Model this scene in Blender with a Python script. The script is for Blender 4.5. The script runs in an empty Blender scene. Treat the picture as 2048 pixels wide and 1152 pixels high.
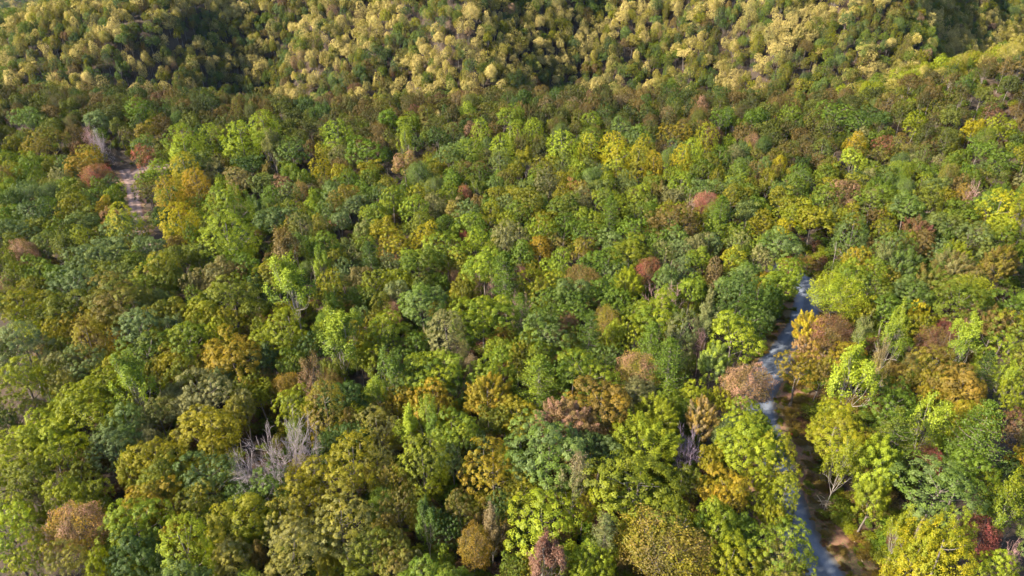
import bpy, math, random
import numpy as np
from mathutils import Vector

# ------------------------------------------------------------------ camera, sky, sun, exposure
sc = bpy.context.scene
CAM_Z, PITCH, FOC = 96.0, math.radians(31.0), 1384.0 / 2048.0
cam_d = bpy.data.cameras.new('camera')
cam_d.sensor_width = 36.0
cam_d.lens = 36.0 * FOC
cam_d.clip_start = 1.0
cam_d.clip_end = 12000.0
cam = bpy.data.objects.new('camera', cam_d)
sc.collection.objects.link(cam)
cam.location = (0.0, 0.0, CAM_Z)
cam.rotation_euler = (math.pi / 2 - PITCH, 0.0, 0.0)
sc.camera = cam

SUN_EL, SUN_AZ = math.radians(35.0), math.radians(252.0)      # compass bearing the light comes from (0 = +Y, 90 = +X)
sun_vec = Vector((math.sin(SUN_AZ) * math.cos(SUN_EL), math.cos(SUN_AZ) * math.cos(SUN_EL), math.sin(SUN_EL)))
world = bpy.data.worlds.new('World')
sc.world = world
world.use_nodes = True
wn = world.node_tree
wn.nodes.clear()
sky = wn.nodes.new('ShaderNodeTexSky')
sky.sky_type = 'NISHITA'
sky.sun_disc = False
sky.sun_elevation = SUN_EL
sky.sun_rotation = SUN_AZ
sky.altitude = 400.0
sky.dust_density = 1.5
bg = wn.nodes.new('ShaderNodeBackground')
bg.inputs['Strength'].default_value = 0.115
wo = wn.nodes.new('ShaderNodeOutputWorld')
wn.links.new(sky.outputs[0], bg.inputs['Color'])
wn.links.new(bg.outputs[0], wo.inputs['Surface'])
sun_d = bpy.data.lights.new('sun', 'SUN')
sun_d.energy = 5.0
sun_d.angle = math.radians(2.0)
sun_d.color = (1.0, 0.89, 0.68)
sun = bpy.data.objects.new('sun', sun_d)
sc.collection.objects.link(sun)
sun.location = (-200, -40, 300)
sun.rotation_euler = (-sun_vec).to_track_quat('-Z', 'Y').to_euler()

sc.view_settings.view_transform = 'Standard'
sc.view_settings.look = 'None'
sc.view_settings.gamma = 1.0
sc.view_settings.exposure = 2.02
sc.view_settings.use_curve_mapping = False
sc.render.engine = 'CYCLES'
cy = sc.cycles
cy.max_bounces = 3
cy.diffuse_bounces = 2
cy.glossy_bounces = 1
cy.transmission_bounces = 2
cy.transparent_max_bounces = 4
cy.volume_bounces = 0
cy.use_adaptive_sampling = True
cy.adaptive_threshold = 0.02
cy.caustics_reflective = False
cy.caustics_refractive = False
cy.sample_clamp_indirect = 4.0

# ------------------------------------------------------------------ terrain
#<<TERRAIN
def sstep(a, b, x):
    t = np.clip((x - a) / (b - a), 0.0, 1.0)
    return t * t * (3 - 2 * t)

def smax(a, b, k):
    h = np.clip(0.5 + 0.5 * (a - b) / k, 0, 1)
    return b + (a - b) * h + k * h * (1 - h)

SPUR_X = [-900, -640, -470, -285, -190, -30, 66, 258, 380, 520, 900]
SPUR_Y = [462, 440, 500, 418, 514, 416, 502, 408, 570, 700, 760]

def height(x, y):
    """ground level in metres: a wooded plateau, a hidden gorge behind it, a spurred hillside beyond, and far hills"""
    x = np.asarray(x, float); y = np.asarray(y, float)
    roll = 1.1 * np.sin(x / 61.0 + 0.7) * np.cos(y / 53.0) + 0.8 * np.sin(x / 37.0 + y / 47.0 + 2.0)
    roll = roll * sstep(60, 130, np.abs(x) * 0.4 + y * 0.6) + 3.5 * sstep(225, 285, y)
    rise = 0.33 * np.maximum(0.0, x - 138.0) * sstep(190, 285, y) * (1 - 0.4 * sstep(260, 420, x))
    knoll = 3.5 * np.exp(-((x + 165) / 70.0) ** 2 - ((y - 288) / 40.0) ** 2)
    plate = roll + rise + knoll
    over = y - (303.0 + 6 * np.sin(x / 45.0))
    plate = plate - 0.55 * 8.0 * np.log1p(np.exp(np.clip(over / 8.0, -30, 30)))
    plate = np.where(over > 200, -300.0, plate)
    base = np.interp(x, SPUR_X, SPUR_Y)
    base = 0.5 * base + 0.25 * np.interp(x - 14, SPUR_X, SPUR_Y) + 0.25 * np.interp(x + 14, SPUR_X, SPUR_Y)
    base = base + 7 * np.sin(x / 17.0 + y / 40.0) + 4 * np.sin(x / 9.0 - y / 23.0)
    hill = -62.0 + 0.74 * (y - base)
    crest = -9.0 + 0.135 * np.maximum(0.0, x + 390.0) + 3 * np.sin(x / 30.0)
    hill = -smax(-hill, -(crest - 0.0 * y), 14.0)
    back = crest - 0.42 * (y - (base + (crest + 62) / 0.74 + 25))
    hill = np.minimum(hill, back)
    far = -262.0 + 0.34 * (y - 1480 - 80 * np.sin(x / 210.0) - 40 * np.sin(x / 83.0))
    far = np.minimum(far, 20.0 + 45 * np.sin(x / 320.0) + 0.02 * (y - 2300))
    return smax(smax(plate, hill, 10.0), np.maximum(far, -262.0), 12.0)
#TERRAIN>>

def hz(x, y):
    return float(height(x, y))

ROAD = [(50.05, 63.45), (49.92, 69.86), (48.65, 75.82), (48.47, 82.14), (48.98, 89.06), (49.97, 96.61), (50.62, 104.2), (51.76, 111.12), (53.94, 117.47), (57.64, 123.45), (62.16, 129.21), (66.97, 134.96), (71.54, 141.55), (75.75, 149.66), (78.71, 156.76), (79.69, 163.14), (78.65, 167.3), (76.56, 170.2), (74.16, 171.94)]
TRACK = [(-94.52, 162.7), (-106.78, 179.75), (-115.15, 193.12), (-121.39, 204.18), (-126.94, 214.55), (-132.81, 225.55), (-137.91, 233.92), (-141.22, 238.8), (-143.35, 241.92)]
SPUR_TRACK = [(-137.09, 233.26), (-137.73, 239.93), (-134.7, 243.53), (-126.62, 246.47)]

def poly_dist(px, py, line):
    d = 1e9
    px = np.asarray(px, float); py = np.asarray(py, float)
    best = np.full(px.shape, 1e9)
    for (ax, ay), (bx, by) in zip(line[:-1], line[1:]):
        vx, vy = bx - ax, by - ay
        L = vx * vx + vy * vy
        t = np.clip(((px - ax) * vx + (py - ay) * vy) / L, 0, 1)
        best = np.minimum(best, np.hypot(px - ax - t * vx, py - ay - t * vy))
    return best

# ------------------------------------------------------------------ materials
def nmat(name):
    m = bpy.data.materials.new(name)
    m.use_nodes = True
    m.node_tree.nodes.clear()
    return m, m.node_tree.nodes, m.node_tree.links

def leaf_material(name, attr_type):
    m, N, L = nmat(name)
    out = N.new('ShaderNodeOutputMaterial')
    ta = N.new('ShaderNodeAttribute'); ta.attribute_type = attr_type; ta.attribute_name = 'tint_a'
    tb = N.new('ShaderNodeAttribute'); tb.attribute_type = attr_type; tb.attribute_name = 'tint_b'
    mf = N.new('ShaderNodeAttribute'); mf.attribute_type = 'GEOMETRY'; mf.attribute_name = 'mixf'
    vr = N.new('ShaderNodeAttribute'); vr.attribute_type = 'GEOMETRY'; vr.attribute_name = 'var'
    mix = N.new('ShaderNodeMix'); mix.data_type = 'RGBA'
    L.new(mf.outputs['Fac'], mix.inputs['Factor'])
    L.new(ta.outputs['Color'], mix.inputs['A'])
    L.new(tb.outputs['Color'], mix.inputs['B'])
    hsv = N.new('ShaderNodeHueSaturation')
    rm = N.new('ShaderNodeMapRange')
    rm.inputs['To Min'].default_value = 0.62; rm.inputs['To Max'].default_value = 1.45
    L.new(vr.outputs['Fac'], rm.inputs['Value'])
    rh = N.new('ShaderNodeMapRange')
    rh.inputs['To Min'].default_value = 0.515; rh.inputs['To Max'].default_value = 0.485
    L.new(vr.outputs['Fac'], rh.inputs['Value'])
    L.new(rh.outputs[0], hsv.inputs['Hue'])
    L.new(rm.outputs[0], hsv.inputs['Value'])
    hsv.inputs['Saturation'].default_value = 1.0
    L.new(mix.outputs['Result'], hsv.inputs['Color'])
    dif = N.new('ShaderNodeBsdfDiffuse')
    L.new(hsv.outputs[0], dif.inputs['Color'])
    tr = N.new('ShaderNodeBsdfTranslucent')
    hs2 = N.new('ShaderNodeHueSaturation'); hs2.inputs['Value'].default_value = 1.25; hs2.inputs['Saturation'].default_value = 1.1
    L.new(hsv.outputs[0], hs2.inputs['Color'])
    L.new(hs2.outputs[0], tr.inputs['Color'])
    ms = N.new('ShaderNodeMixShader'); ms.inputs[0].default_value = 0.36
    L.new(dif.outputs[0], ms.inputs[1]); L.new(tr.outputs[0], ms.inputs[2])
    gl = N.new('ShaderNodeBsdfGlossy'); gl.inputs['Roughness'].default_value = 0.55
    gl.inputs['Color'].default_value = (0.9, 0.95, 1.0, 1)
    m2 = N.new('ShaderNodeMixShader'); m2.inputs[0].default_value = 0.012
    L.new(ms.outputs[0], m2.inputs[1]); L.new(gl.outputs[0], m2.inputs[2])
    L.new(m2.outputs[0], out.inputs['Surface'])
    return m

M_LEAF = leaf_material('leaves', 'OBJECT')
M_LEAF_MASS = leaf_material('woodland_leaves', 'INSTANCER')

def bark_material(name, c1, c2, scale=6.0):
    m, N, L = nmat(name)
    out = N.new('ShaderNodeOutputMaterial')
    b = N.new('ShaderNodeBsdfPrincipled'); b.inputs['Roughness'].default_value = 0.9
    tc = N.new('ShaderNodeTexCoord')
    nz = N.new('ShaderNodeTexNoise'); nz.inputs['Scale'].default_value = scale; nz.inputs['Detail'].default_value = 6
    mp = N.new('ShaderNodeMapping'); mp.inputs['Scale'].default_value = (1, 1, 0.25)
    L.new(tc.outputs['Object'], mp.inputs[0]); L.new(mp.outputs[0], nz.inputs['Vector'])
    cr = N.new('ShaderNodeValToRGB')
    cr.color_ramp.elements[0].position = 0.35; cr.color_ramp.elements[0].color = (*c1, 1)
    cr.color_ramp.elements[1].position = 0.68; cr.color_ramp.elements[1].color = (*c2, 1)
    L.new(nz.outputs['Fac'], cr.inputs[0]); L.new(cr.outputs[0], b.inputs['Base Color'])
    bp = N.new('ShaderNodeBump'); bp.inputs['Strength'].default_value = 0.6; bp.inputs['Distance'].default_value = 0.05
    L.new(nz.outputs['Fac'], bp.inputs['Height']); L.new(bp.outputs[0], b.inputs['Normal'])
    L.new(b.outputs[0], out.inputs['Surface'])
    return m

M_BARK = bark_material('bark', (0.055, 0.042, 0.036), (0.17, 0.14, 0.12))
M_BARK_PALE = bark_material('pale_bark', (0.15, 0.125, 0.11), (0.32, 0.28, 0.25))
M_TWIG = bark_material('twigs', (0.21, 0.165, 0.17), (0.34, 0.28, 0.285))
M_TWIG_PURPLE = bark_material('purple_twigs', (0.17, 0.12, 0.17), (0.30, 0.23, 0.31))
M_TWIG_PINK = bark_material('pink_twigs', (0.26, 0.14, 0.13), (0.40, 0.25, 0.23))
M_LOG = bark_material('weathered_wood', (0.22, 0.16, 0.10), (0.46, 0.36, 0.25), 9.0)
M_STRAW = bark_material('cut_wood', (0.40, 0.30, 0.18), (0.55, 0.44, 0.30), 9.0)

def ground_material(name, stops, scale, scale2):
    m, N, L = nmat(name)
    out = N.new('ShaderNodeOutputMaterial')
    b = N.new('ShaderNodeBsdfPrincipled'); b.inputs['Roughness'].default_value = 0.95
    tc = N.new('ShaderNodeTexCoord')
    n1 = N.new('ShaderNodeTexNoise'); n1.inputs['Scale'].default_value = scale; n1.inputs['Detail'].default_value = 4
    n2 = N.new('ShaderNodeTexNoise'); n2.inputs['Scale'].default_value = scale2; n2.inputs['Detail'].default_value = 6
    L.new(tc.outputs['Object'], n1.inputs['Vector']); L.new(tc.outputs['Object'], n2.inputs['Vector'])
    ad = N.new('ShaderNodeMath'); ad.operation = 'MULTIPLY_ADD'
    ad.inputs[1].default_value = 0.55
    sc2 = N.new('ShaderNodeMath'); sc2.operation = 'MULTIPLY'; sc2.inputs[1].default_value = 0.45
    L.new(n2.outputs['Fac'], sc2.inputs[0])
    L.new(n1.outputs['Fac'], ad.inputs[0]); L.new(sc2.outputs[0], ad.inputs[2])
    cr = N.new('ShaderNodeValToRGB')
    el = cr.color_ramp.elements
    while len(el) < len(stops):
        el.new(0.5)
    for e, (p, c) in zip(el, stops):
        e.position = p; e.color = (*c, 1)
    L.new(ad.outputs[0], cr.inputs[0]); L.new(cr.outputs[0], b.inputs['Base Color'])
    bp = N.new('ShaderNodeBump'); bp.inputs['Strength'].default_value = 0.8; bp.inputs['Distance'].default_value = 0.115
    L.new(n2.outputs['Fac'], bp.inputs['Height']); L.new(bp.outputs[0], b.inputs['Normal'])
    L.new(b.outputs[0], out.inputs['Surface'])
    return m

M_FLOOR = ground_material('leaf_litter', [(0.36, (0.018, 0.013, 0.008)), (0.48, (0.036, 0.023, 0.014)), (0.60, (0.055, 0.031, 0.018)), (0.70, (0.032, 0.032, 0.012))], 0.06, 1.7)
M_VERGE = ground_material('verge_ground', [(0.38, (0.13, 0.060, 0.038)), (0.47, (0.16, 0.085, 0.050)), (0.53, (0.085, 0.078, 0.024)), (0.62, (0.13, 0.062, 0.040))], 0.16, 2.6)

def road_material(name, tone):
    m, N, L = nmat(name)
    out = N.new('ShaderNodeOutputMaterial')
    b = N.new('ShaderNodeBsdfPrincipled'); b.inputs['Roughness'].default_value = 0.9
    uv = N.new('ShaderNodeUVMap'); uv.uv_map = 'UVMap'
    sp = N.new('ShaderNodeSeparateXYZ'); L.new(uv.outputs[0], sp.inputs[0])
    tc = N.new('ShaderNodeTexCoord')
    n1 = N.new('ShaderNodeTexNoise'); n1.inputs['Scale'].default_value = 0.35; n1.inputs['Detail'].default_value = 4
    L.new(tc.outputs['Object'], n1.inputs['Vector'])
    n2 = N.new('ShaderNodeTexNoise'); n2.inputs['Scale'].default_value = 7.0; n2.inputs['Detail'].default_value = 5
    L.new(tc.outputs['Object'], n2.inputs['Vector'])
    w = N.new('ShaderNodeMath'); w.operation = 'MULTIPLY_ADD'; w.inputs[1].default_value = 0.10
    L.new(n1.outputs['Fac'], w.inputs[0]); L.new(sp.outputs['X'], w.inputs[2])
    cr = N.new('ShaderNodeValToRGB'); el = cr.color_ramp.elements
    st = [(0.05, (0.12, 0.085, 0.06)), (0.16, (0.15, 0.14, 0.14)), (0.26, (0.21, 0.195, 0.19)), (0.33, (0.21, 0.195, 0.19)), (0.43, (0.12, 0.115, 0.115)),
          (0.60, (0.12, 0.115, 0.115)), (0.70, (0.205, 0.19, 0.185)), (0.78, (0.21, 0.195, 0.19)), (0.89, (0.15, 0.14, 0.14)), (1.0, (0.13, 0.09, 0.06))]
    while len(el) < len(st):
        el.new(0.5)
    for e, (p, c) in zip(el, st):
        e.position = p; e.color = (c[0] * tone[0], c[1] * tone[1], c[2] * tone[2], 1)
    L.new(w.outputs[0], cr.inputs[0])
    mr = N.new('ShaderNodeMapRange'); mr.inputs['To Min'].default_value = 0.65; mr.inputs['To Max'].default_value = 1.3
    L.new(n2.outputs['Fac'], mr.inputs['Value'])
    mx = N.new('ShaderNodeMix'); mx.data_type = 'RGBA'; mx.blend_type = 'MULTIPLY'; mx.inputs['Factor'].default_value = 1.0
    L.new(cr.outputs[0], mx.inputs['A']); L.new(mr.outputs[0], mx.inputs['B'])
    L.new(mx.outputs['Result'], b.inputs['Base Color'])
    bp = N.new('ShaderNodeBump'); bp.inputs['Strength'].default_value = 0.5; bp.inputs['Distance'].default_value = 0.04
    L.new(n2.outputs['Fac'], bp.inputs['Height']); L.new(bp.outputs[0], b.inputs['Normal'])
    L.new(b.outputs[0], out.inputs['Surface'])
    return m
M_ROAD = road_material('gravel', (0.56, 0.70, 0.95))  # grey gravel with the blue of its shade mixed into the colour
M_TRACK = road_material('reddish_gravel', (1.05, 0.74, 0.66))

def plain(name, c, rough=0.6):
    m, N, L = nmat(name)
    out = N.new('ShaderNodeOutputMaterial')
    b = N.new('ShaderNodeBsdfPrincipled'); b.inputs['Roughness'].default_value = rough
    nz = N.new('ShaderNodeTexNoise'); nz.inputs['Scale'].default_value = 8
    mr = N.new('ShaderNodeMapRange'); mr.inputs['To Min'].default_value = 0.85; mr.inputs['To Max'].default_value = 1.1
    L.new(nz.outputs['Fac'], mr.inputs['Value'])
    mx = N.new('ShaderNodeMix'); mx.data_type = 'RGBA'; mx.blend_type = 'MULTIPLY'; mx.inputs['Factor'].default_value = 1.0
    mx.inputs['A'].default_value = (*c, 1)
    L.new(mr.outputs[0], mx.inputs['B']); L.new(mx.outputs['Result'], b.inputs['Base Color'])
    L.new(b.outputs[0], out.inputs['Surface'])
    return m
M_ORANGE = plain('orange_plastic', (0.75, 0.10, 0.03))

# ------------------------------------------------------------------ mesh helpers
COL = sc.collection

def mesh_np(name, V, F, mats, attrs=None, smooth=False, mat_idx=None):
    """V (n,3), F (m,k) index array -> mesh"""
    me = bpy.data.meshes.new(name)
    V = np.asarray(V, np.float32); F = np.asarray(F, np.int32)
    k = F.shape[1]
    me.vertices.add(len(V)); me.vertices.foreach_set('co', V.ravel())
    me.loops.add(F.size); me.loops.foreach_set('vertex_index', F.ravel())
    me.polygons.add(len(F))
    me.polygons.foreach_set('loop_start', np.arange(0, F.size, k, dtype=np.int32))
    me.polygons.foreach_set('loop_total', np.full(len(F), k, np.int32))
    if smooth:
        me.polygons.foreach_set('use_smooth', np.ones(len(F), bool))
    for m in mats:
        me.materials.append(m)
    if mat_idx is not None:
        me.polygons.foreach_set('material_index', np.asarray(mat_idx, np.int32))
    for an, av in (attrs or {}).items():
        a = me.attributes.new(an, 'FLOAT', 'POINT')
        a.data.foreach_set('value', np.asarray(av, np.float32))
    me.update()
    me.validate()
    return me

def link(name, data, parent=None):
    o = bpy.data.objects.new(name, data)
    COL.objects.link(o)
    if parent is not None:
        o.parent = parent
    return o

def unit(a):
    return a / np.maximum(np.linalg.norm(a, axis=-1, keepdims=True), 1e-9)

def fib(n, rng, jit=0.25):
    i = np.arange(n) + 0.5
    ph = np.arccos(1 - 2 * i / n); th = np.pi * (1 + 5 ** 0.5) * i
    d = np.stack([np.cos(th) * np.sin(ph), np.sin(th) * np.sin(ph), np.cos(ph)], 1)
    return unit(d + rng.normal(0, jit, d.shape))

class Leaves:
    def __init__(s):
        s.P, s.N, s.S, s.V, s.M, s.A = [], [], [], [], [], []
    def add(s, P, N, size, var, mixf, asp=0.72):
        n = len(P)
        s.P.append(P); s.N.append(N)
        s.S.append(np.broadcast_to(size, (n,)).copy()); s.V.append(np.broadcast_to(var, (n,)).copy())
        s.M.append(np.broadcast_to(mixf, (n,)).copy()); s.A.append(np.full(n, asp))
    def arrays(s, rng):
        P = np.concatenate(s.P); N = unit(np.concatenate(s.N)); S = np.concatenate(s.S)
        var = np.concatenate(s.V); mf = np.concatenate(s.M); A = np.concatenate(s.A)
        n = len(P)
        R = rng.normal(0, 1, (n, 3))
        T = unit(np.cross(N, R)); B = np.cross(N, T)
        S = (S * rng.uniform(0.7, 1.3, n))[:, None]
        A = A[:, None]
        fold = N * S * 0.16
        V = np.stack([P - T * S * 0.5 - fold, P + B * S * 0.5 * A, P + T * S * 0.5 - fold, P - B * S * 0.5 * A], 1).reshape(-1, 3)
        F = np.arange(4 * n, dtype=np.int32).reshape(-1, 4)
        var = np.clip(var + rng.normal(0, 0.10, n), 0, 1); mf = np.clip(mf, 0, 1)
        return V, F, np.repeat(var, 4), np.repeat(mf, 4)

class Tubes:
    def __init__(s, sides=5):
        s.k = sides; s.V = []; s.F = []; s.n = 0; s.marks = []
    def path(s, pts, rad):
        pts = np.asarray(pts, float); k = s.k
        d = np.gradient(pts, axis=0); d = unit(d)
        ref = np.array([0.31, 0.87, 0.12])
        a = unit(np.cross(d, ref)); b = np.cross(d, a)
        ang = np.arange(k) * 2 * np.pi / k
        ring = pts[:, None, :] + np.asarray(rad)[:, None, None] * (np.cos(ang)[None, :, None] * a[:, None, :] + np.sin(ang)[None, :, None] * b[:, None, :])
        m = len(pts)
        s.V.append(ring.reshape(-1, 3))
        i = np.arange(m - 1)[:, None] * k; j = np.arange(k)[None, :]
        q = np.stack([i + j, i + (j + 1) % k, i + k + (j + 1) % k, i + k + j], -1).reshape(-1, 4) + s.n
        s.F.append(q); s.n += m * k
    def arrays(s):
        return np.concatenate(s.V), np.concatenate(s.F)

def curve_to(p0, p1, rng, n=5, sag=0.12, up=0.3):
    p0 = np.asarray(p0, float); p1 = np.asarray(p1, float)
    t = np.linspace(0, 1, n)[:, None]
    L = np.linalg.norm(p1 - p0)
    off = rng.normal(0, sag * L * 0.4, 3); off[2] -= up * L * 0.25
    return p0 + (p1 - p0) * t + off * (np.sin(t * np.pi))

H = 20.0        # every tree is modelled 20 m tall with a crown about 10 m across, then scaled

def trunk_and_limbs(rng, targets, top, lean, r0=0.30, sides=6, sub=0):
    tb = Tubes(sides)
    n = 8
    z = np.linspace(0, top, n)
    ax = lean[0] * z / H + np.cumsum(rng.normal(0, 0.10, n)) * (z > 0.5)
    ay = lean[1] * z / H + np.cumsum(rng.normal(0, 0.10, n)) * (z > 0.5)
    pts = np.stack([ax, ay, z - 0.4 * (z == 0)], 1)
    rad = r0 * (1 - 0.72 * z / top); rad[0] *= 1.55
    tb.path(pts, rad)
    for tg in targets:
        tg = np.asarray(tg)
        zz = np.clip(tg[2] - np.hypot(tg[0], tg[1]) * rng.uniform(0.7, 1.3), top * 0.35, top * 0.97)
        i = np.interp(zz, z, np.arange(n)); k = int(min(i, n - 2)); f = i - k
        p0 = pts[k] * (1 - f) + pts[k + 1] * f
        r = np.interp(zz, z, rad) * 0.55
        c = curve_to(p0, tg, rng, 5)
        tb.path(c, np.linspace(r, 0.04, 5))
        for q in range(sub):
            f = rng.uniform(0.35, 0.85); ii = f * 4; kk = int(ii)
            s0 = c[kk] + (c[min(kk + 1, 4)] - c[kk]) * (ii - kk)
            dv = unit(tg - p0) + rng.normal(0, 0.55, 3) + np.array([0, 0, 0.25])
            tb.path(curve_to(s0, s0 + unit(dv) * rng.uniform(1.2, 2.6), rng, 4), np.linspace(r * 0.35, 0.02, 4))
    return tb

# ---- crown builders: each returns (Leaves, Tubes)
def tree_oak(seed, n_lobes=20, rx=4.7, zc=13.6, rz=5.2, lobe=(1.5, 2.5), nt=34, nl=54, leaf=0.195, tuft=(0.42, 0.72), lean=0.5, low=-0.72, open_=0.0):
    rng = np.random.default_rng(seed)
    lv = Leaves()
    d = fib(n_lobes, rng, 0.22)
    d = d[d[:, 2] > low]
    ph = rng.uniform(0, 6.28, 4)
    az = np.arctan2(d[:, 1], d[:, 0])
    irr = 1 + 0.22 * np.sin(2 * az + ph[0]) + 0.13 * np.sin(3 * az + ph[1] + 3 * d[:, 2])
    C = np.array([0, 0, zc]) + d * np.array([rx, rx, rz]) * (rng.uniform(0.56, 0.80, len(d)) * irr)[:, None]
    R = rng.uniform(*lobe, len(d))
    C[:, 2] += 0.2
    C = np.vstack([C, [[0, 0, zc + rz * 0.28]]]); R = np.append(R, lobe[1] * 1.05)
    for c, r in zip(C, R):
        lv_var = rng.uniform(0.30, 0.70); lv_mix = rng.beta(0.8, 0.8)
        td = fib(nt, rng, 0.2)
        od = unit((c - np.array([0, 0, zc - 3.0]))[None])[0]
        td = td[(td @ od > -0.25) | (td[:, 2] > 0.55)]
        td = td[td[:, 2] > -0.75]
        tc = c + td * np.array([1, 1, 0.86]) * (r * rng.uniform(0.82, 1.10, len(td)))[:, None]
        # drop tufts that sink inside another lobe
        dist = np.linalg.norm(tc[:, None] - C[None], axis=2) / R[None]
        keep = (np.sort(dist, axis=1)[:, 0] > 0.72) & (rng.random(len(td)) > open_)
        td, tc = td[keep], tc[keep]
        for t, q in zip(td, tc):
            tr = rng.uniform(*tuft) * (0.75 + 0.25 * r / lobe[1])
            ld = unit(rng.normal(0, 1, (nl, 3)) + 1.1 * t + np.array([0, 0, 0.35]))
            P = q + ld * (tr * rng.uniform(0.6, 1.05, nl))[:, None]
            Nn = ld * 1.0 + t * 0.6 + np.array([0, 0, 0.3]) + rng.normal(0, 0.28, (nl, 3))
            lv.add(P, Nn, leaf, np.clip(lv_var + rng.normal(0, 0.12), 0, 1), np.clip(lv_mix * 0.75 + rng.random() * 0.35 - 0.05, 0, 1))
    ni = 420
    P = np.array([0, 0, zc]) + unit(rng.normal(0, 1, (ni, 3))) * np.array([rx, rx, rz]) * rng.uniform(0.15, 0.62, ni)[:, None]
    lv.add(P, rng.normal(0, 1, (ni, 3)), leaf * 1.7, 0.35, 0.4)
    tb = trunk_and_limbs(rng, C[:: max(1, len(C) // 9)], zc + 1.0, rng.normal(0, lean, 2) * 1.0, 0.30)
    return lv, tb

def tree_poplar(seed, rx=3.7, zb=6.0, nl=34, n_t=620, leaf=0.195, pt=0.55):
    """tall egg-shaped crown of small, even leaf sprays"""
    rng = np.random.default_rng(seed)
    lv = Leaves()
    ph = rng.uniform(0, 6.28, 6)
    u = rng.random(n_t)
    zn = 1 - u ** 0.75
    az = rng.uniform(0, 2 * np.pi, n_t)
    prof = np.sqrt(np.clip(1 - np.abs((zn - 0.38) / 0.64) ** 2.1, 0, 1))
    irr = 1 + 0.13 * np.sin(2 * az + ph[0] + 4 * zn) + 0.12 * np.sin(4 * az + ph[1] - 7 * zn) + 0.08 * np.sin(7 * az + ph[2] + 13 * zn)
    rr = rx * prof * irr * rng.uniform(0.72, 1.04, n_t)
    z = zb + (H - zb) * zn
    tc = np.stack([rr * np.cos(az), rr * np.sin(az), z], 1)
    zmid = zb + (H - zb) * 0.36
    td = unit((tc - np.array([0, 0, zmid])) * np.array([1 / rx, 1 / rx, 1 / 8.0]))
    patch = 0.5 + 0.5 * np.sin(2 * az + ph[3] + 3.0 * zn) * np.sin(9 * zn + ph[4])
    for i in range(n_t):
        t, q = td[i], tc[i]
        tr = rng.uniform(0.36, 0.62)
        ld = unit(rng.normal(0, 1, (nl, 3)) + 0.9 * t + np.array([0, 0, 0.4]))
        P = q + ld * (tr * rng.uniform(0.35, 1.1, nl))[:, None]
        lv.add(P, ld * 0.8 + t * 0.7 + np.array([0, 0, 0.3]) + rng.normal(0, 0.45, (nl, 3)), leaf,
               np.clip(0.5 + rng.normal(0, 0.16), 0, 1), np.clip(patch[i] + rng.normal(0, 0.15), 0, 1))
    ni = 260
    P = np.array([0, 0, 11.5]) + unit(rng.normal(0, 1, (ni, 3))) * np.array([rx * 0.6, rx * 0.6, 5.0]) * rng.uniform(0.1, 1, ni)[:, None]
    lv.add(P, rng.normal(0, 1, (ni, 3)), leaf * 1.6, 0.35, 0.4)
    tb = trunk_and_limbs(rng, tc[::60], H * 0.88, rng.normal(0, 0.25, 2), 0.28)
    return lv, tb

def tree_maple(seed, n_sp=120, leaf=0.19, rx=4.7, zc=13.4, rz=5.5):
    """crown of many upswept pointed sprays"""
    rng = np.random.default_rng(seed)
    lv = Leaves()
    d = fib(n_sp, rng, 0.16)
    d = d[d[:, 2] > -0.5]
    ph = rng.uniform(0, 6.28, 4)
    ends = []
    for t in d:
        az = math.atan2(t[1], t[0])
        irr = 1 + 0.14 * math.sin(2 * az + ph[0]) + 0.1 * math.sin(5 * az + ph[1] + 4 * t[2])
        q1 = np.array([0, 0, zc]) + t * np.array([rx, rx, rz]) * rng.uniform(0.86, 1.06) * irr
        dr = unit(t * 0.70 + np.array([0, 0, 0.62]) + rng.normal(0, 0.16, 3))
        ln = rng.uniform(1.2, 2.0)
        v0 = np.clip(rng.normal(0.5, 0.15), 0, 1); m0 = rng.beta(0.9, 0.9)
        ends.append(q1 - dr * ln)
        for k in range(6):
            f = k / 5.0
            c = q1 - dr * ln * (1 - f)
            w = 0.74 * (1 - f * 0.66) + 0.10
            n = int(46 - 20 * f)
            ld = unit(rng.normal(0, 1, (n, 3)) + 0.6 * t + np.array([0, 0, 0.5]))
            lv.add(c + ld * (w * rng.uniform(0.4, 1.05, n))[:, None], ld * 0.9 + t * 0.5 + np.array([0, 0, 0.4]) + rng.normal(0, 0.4, (n, 3)), leaf, v0 + 0.14 * (f - 0.4), m0)
    ni = 420
    P = np.array([0, 0, zc]) + unit(rng.normal(0, 1, (ni, 3))) * np.array([rx, rx, rz]) * rng.uniform(0.15, 0.66, ni)[:, None]
    lv.add(P, rng.normal(0, 1, (ni, 3)), leaf * 1.7, 0.35, 0.4)
    tb = trunk_and_limbs(rng, ends[::8], zc + 1.5, rng.normal(0, 0.5, 2), 0.28)
    return lv, tb

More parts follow.
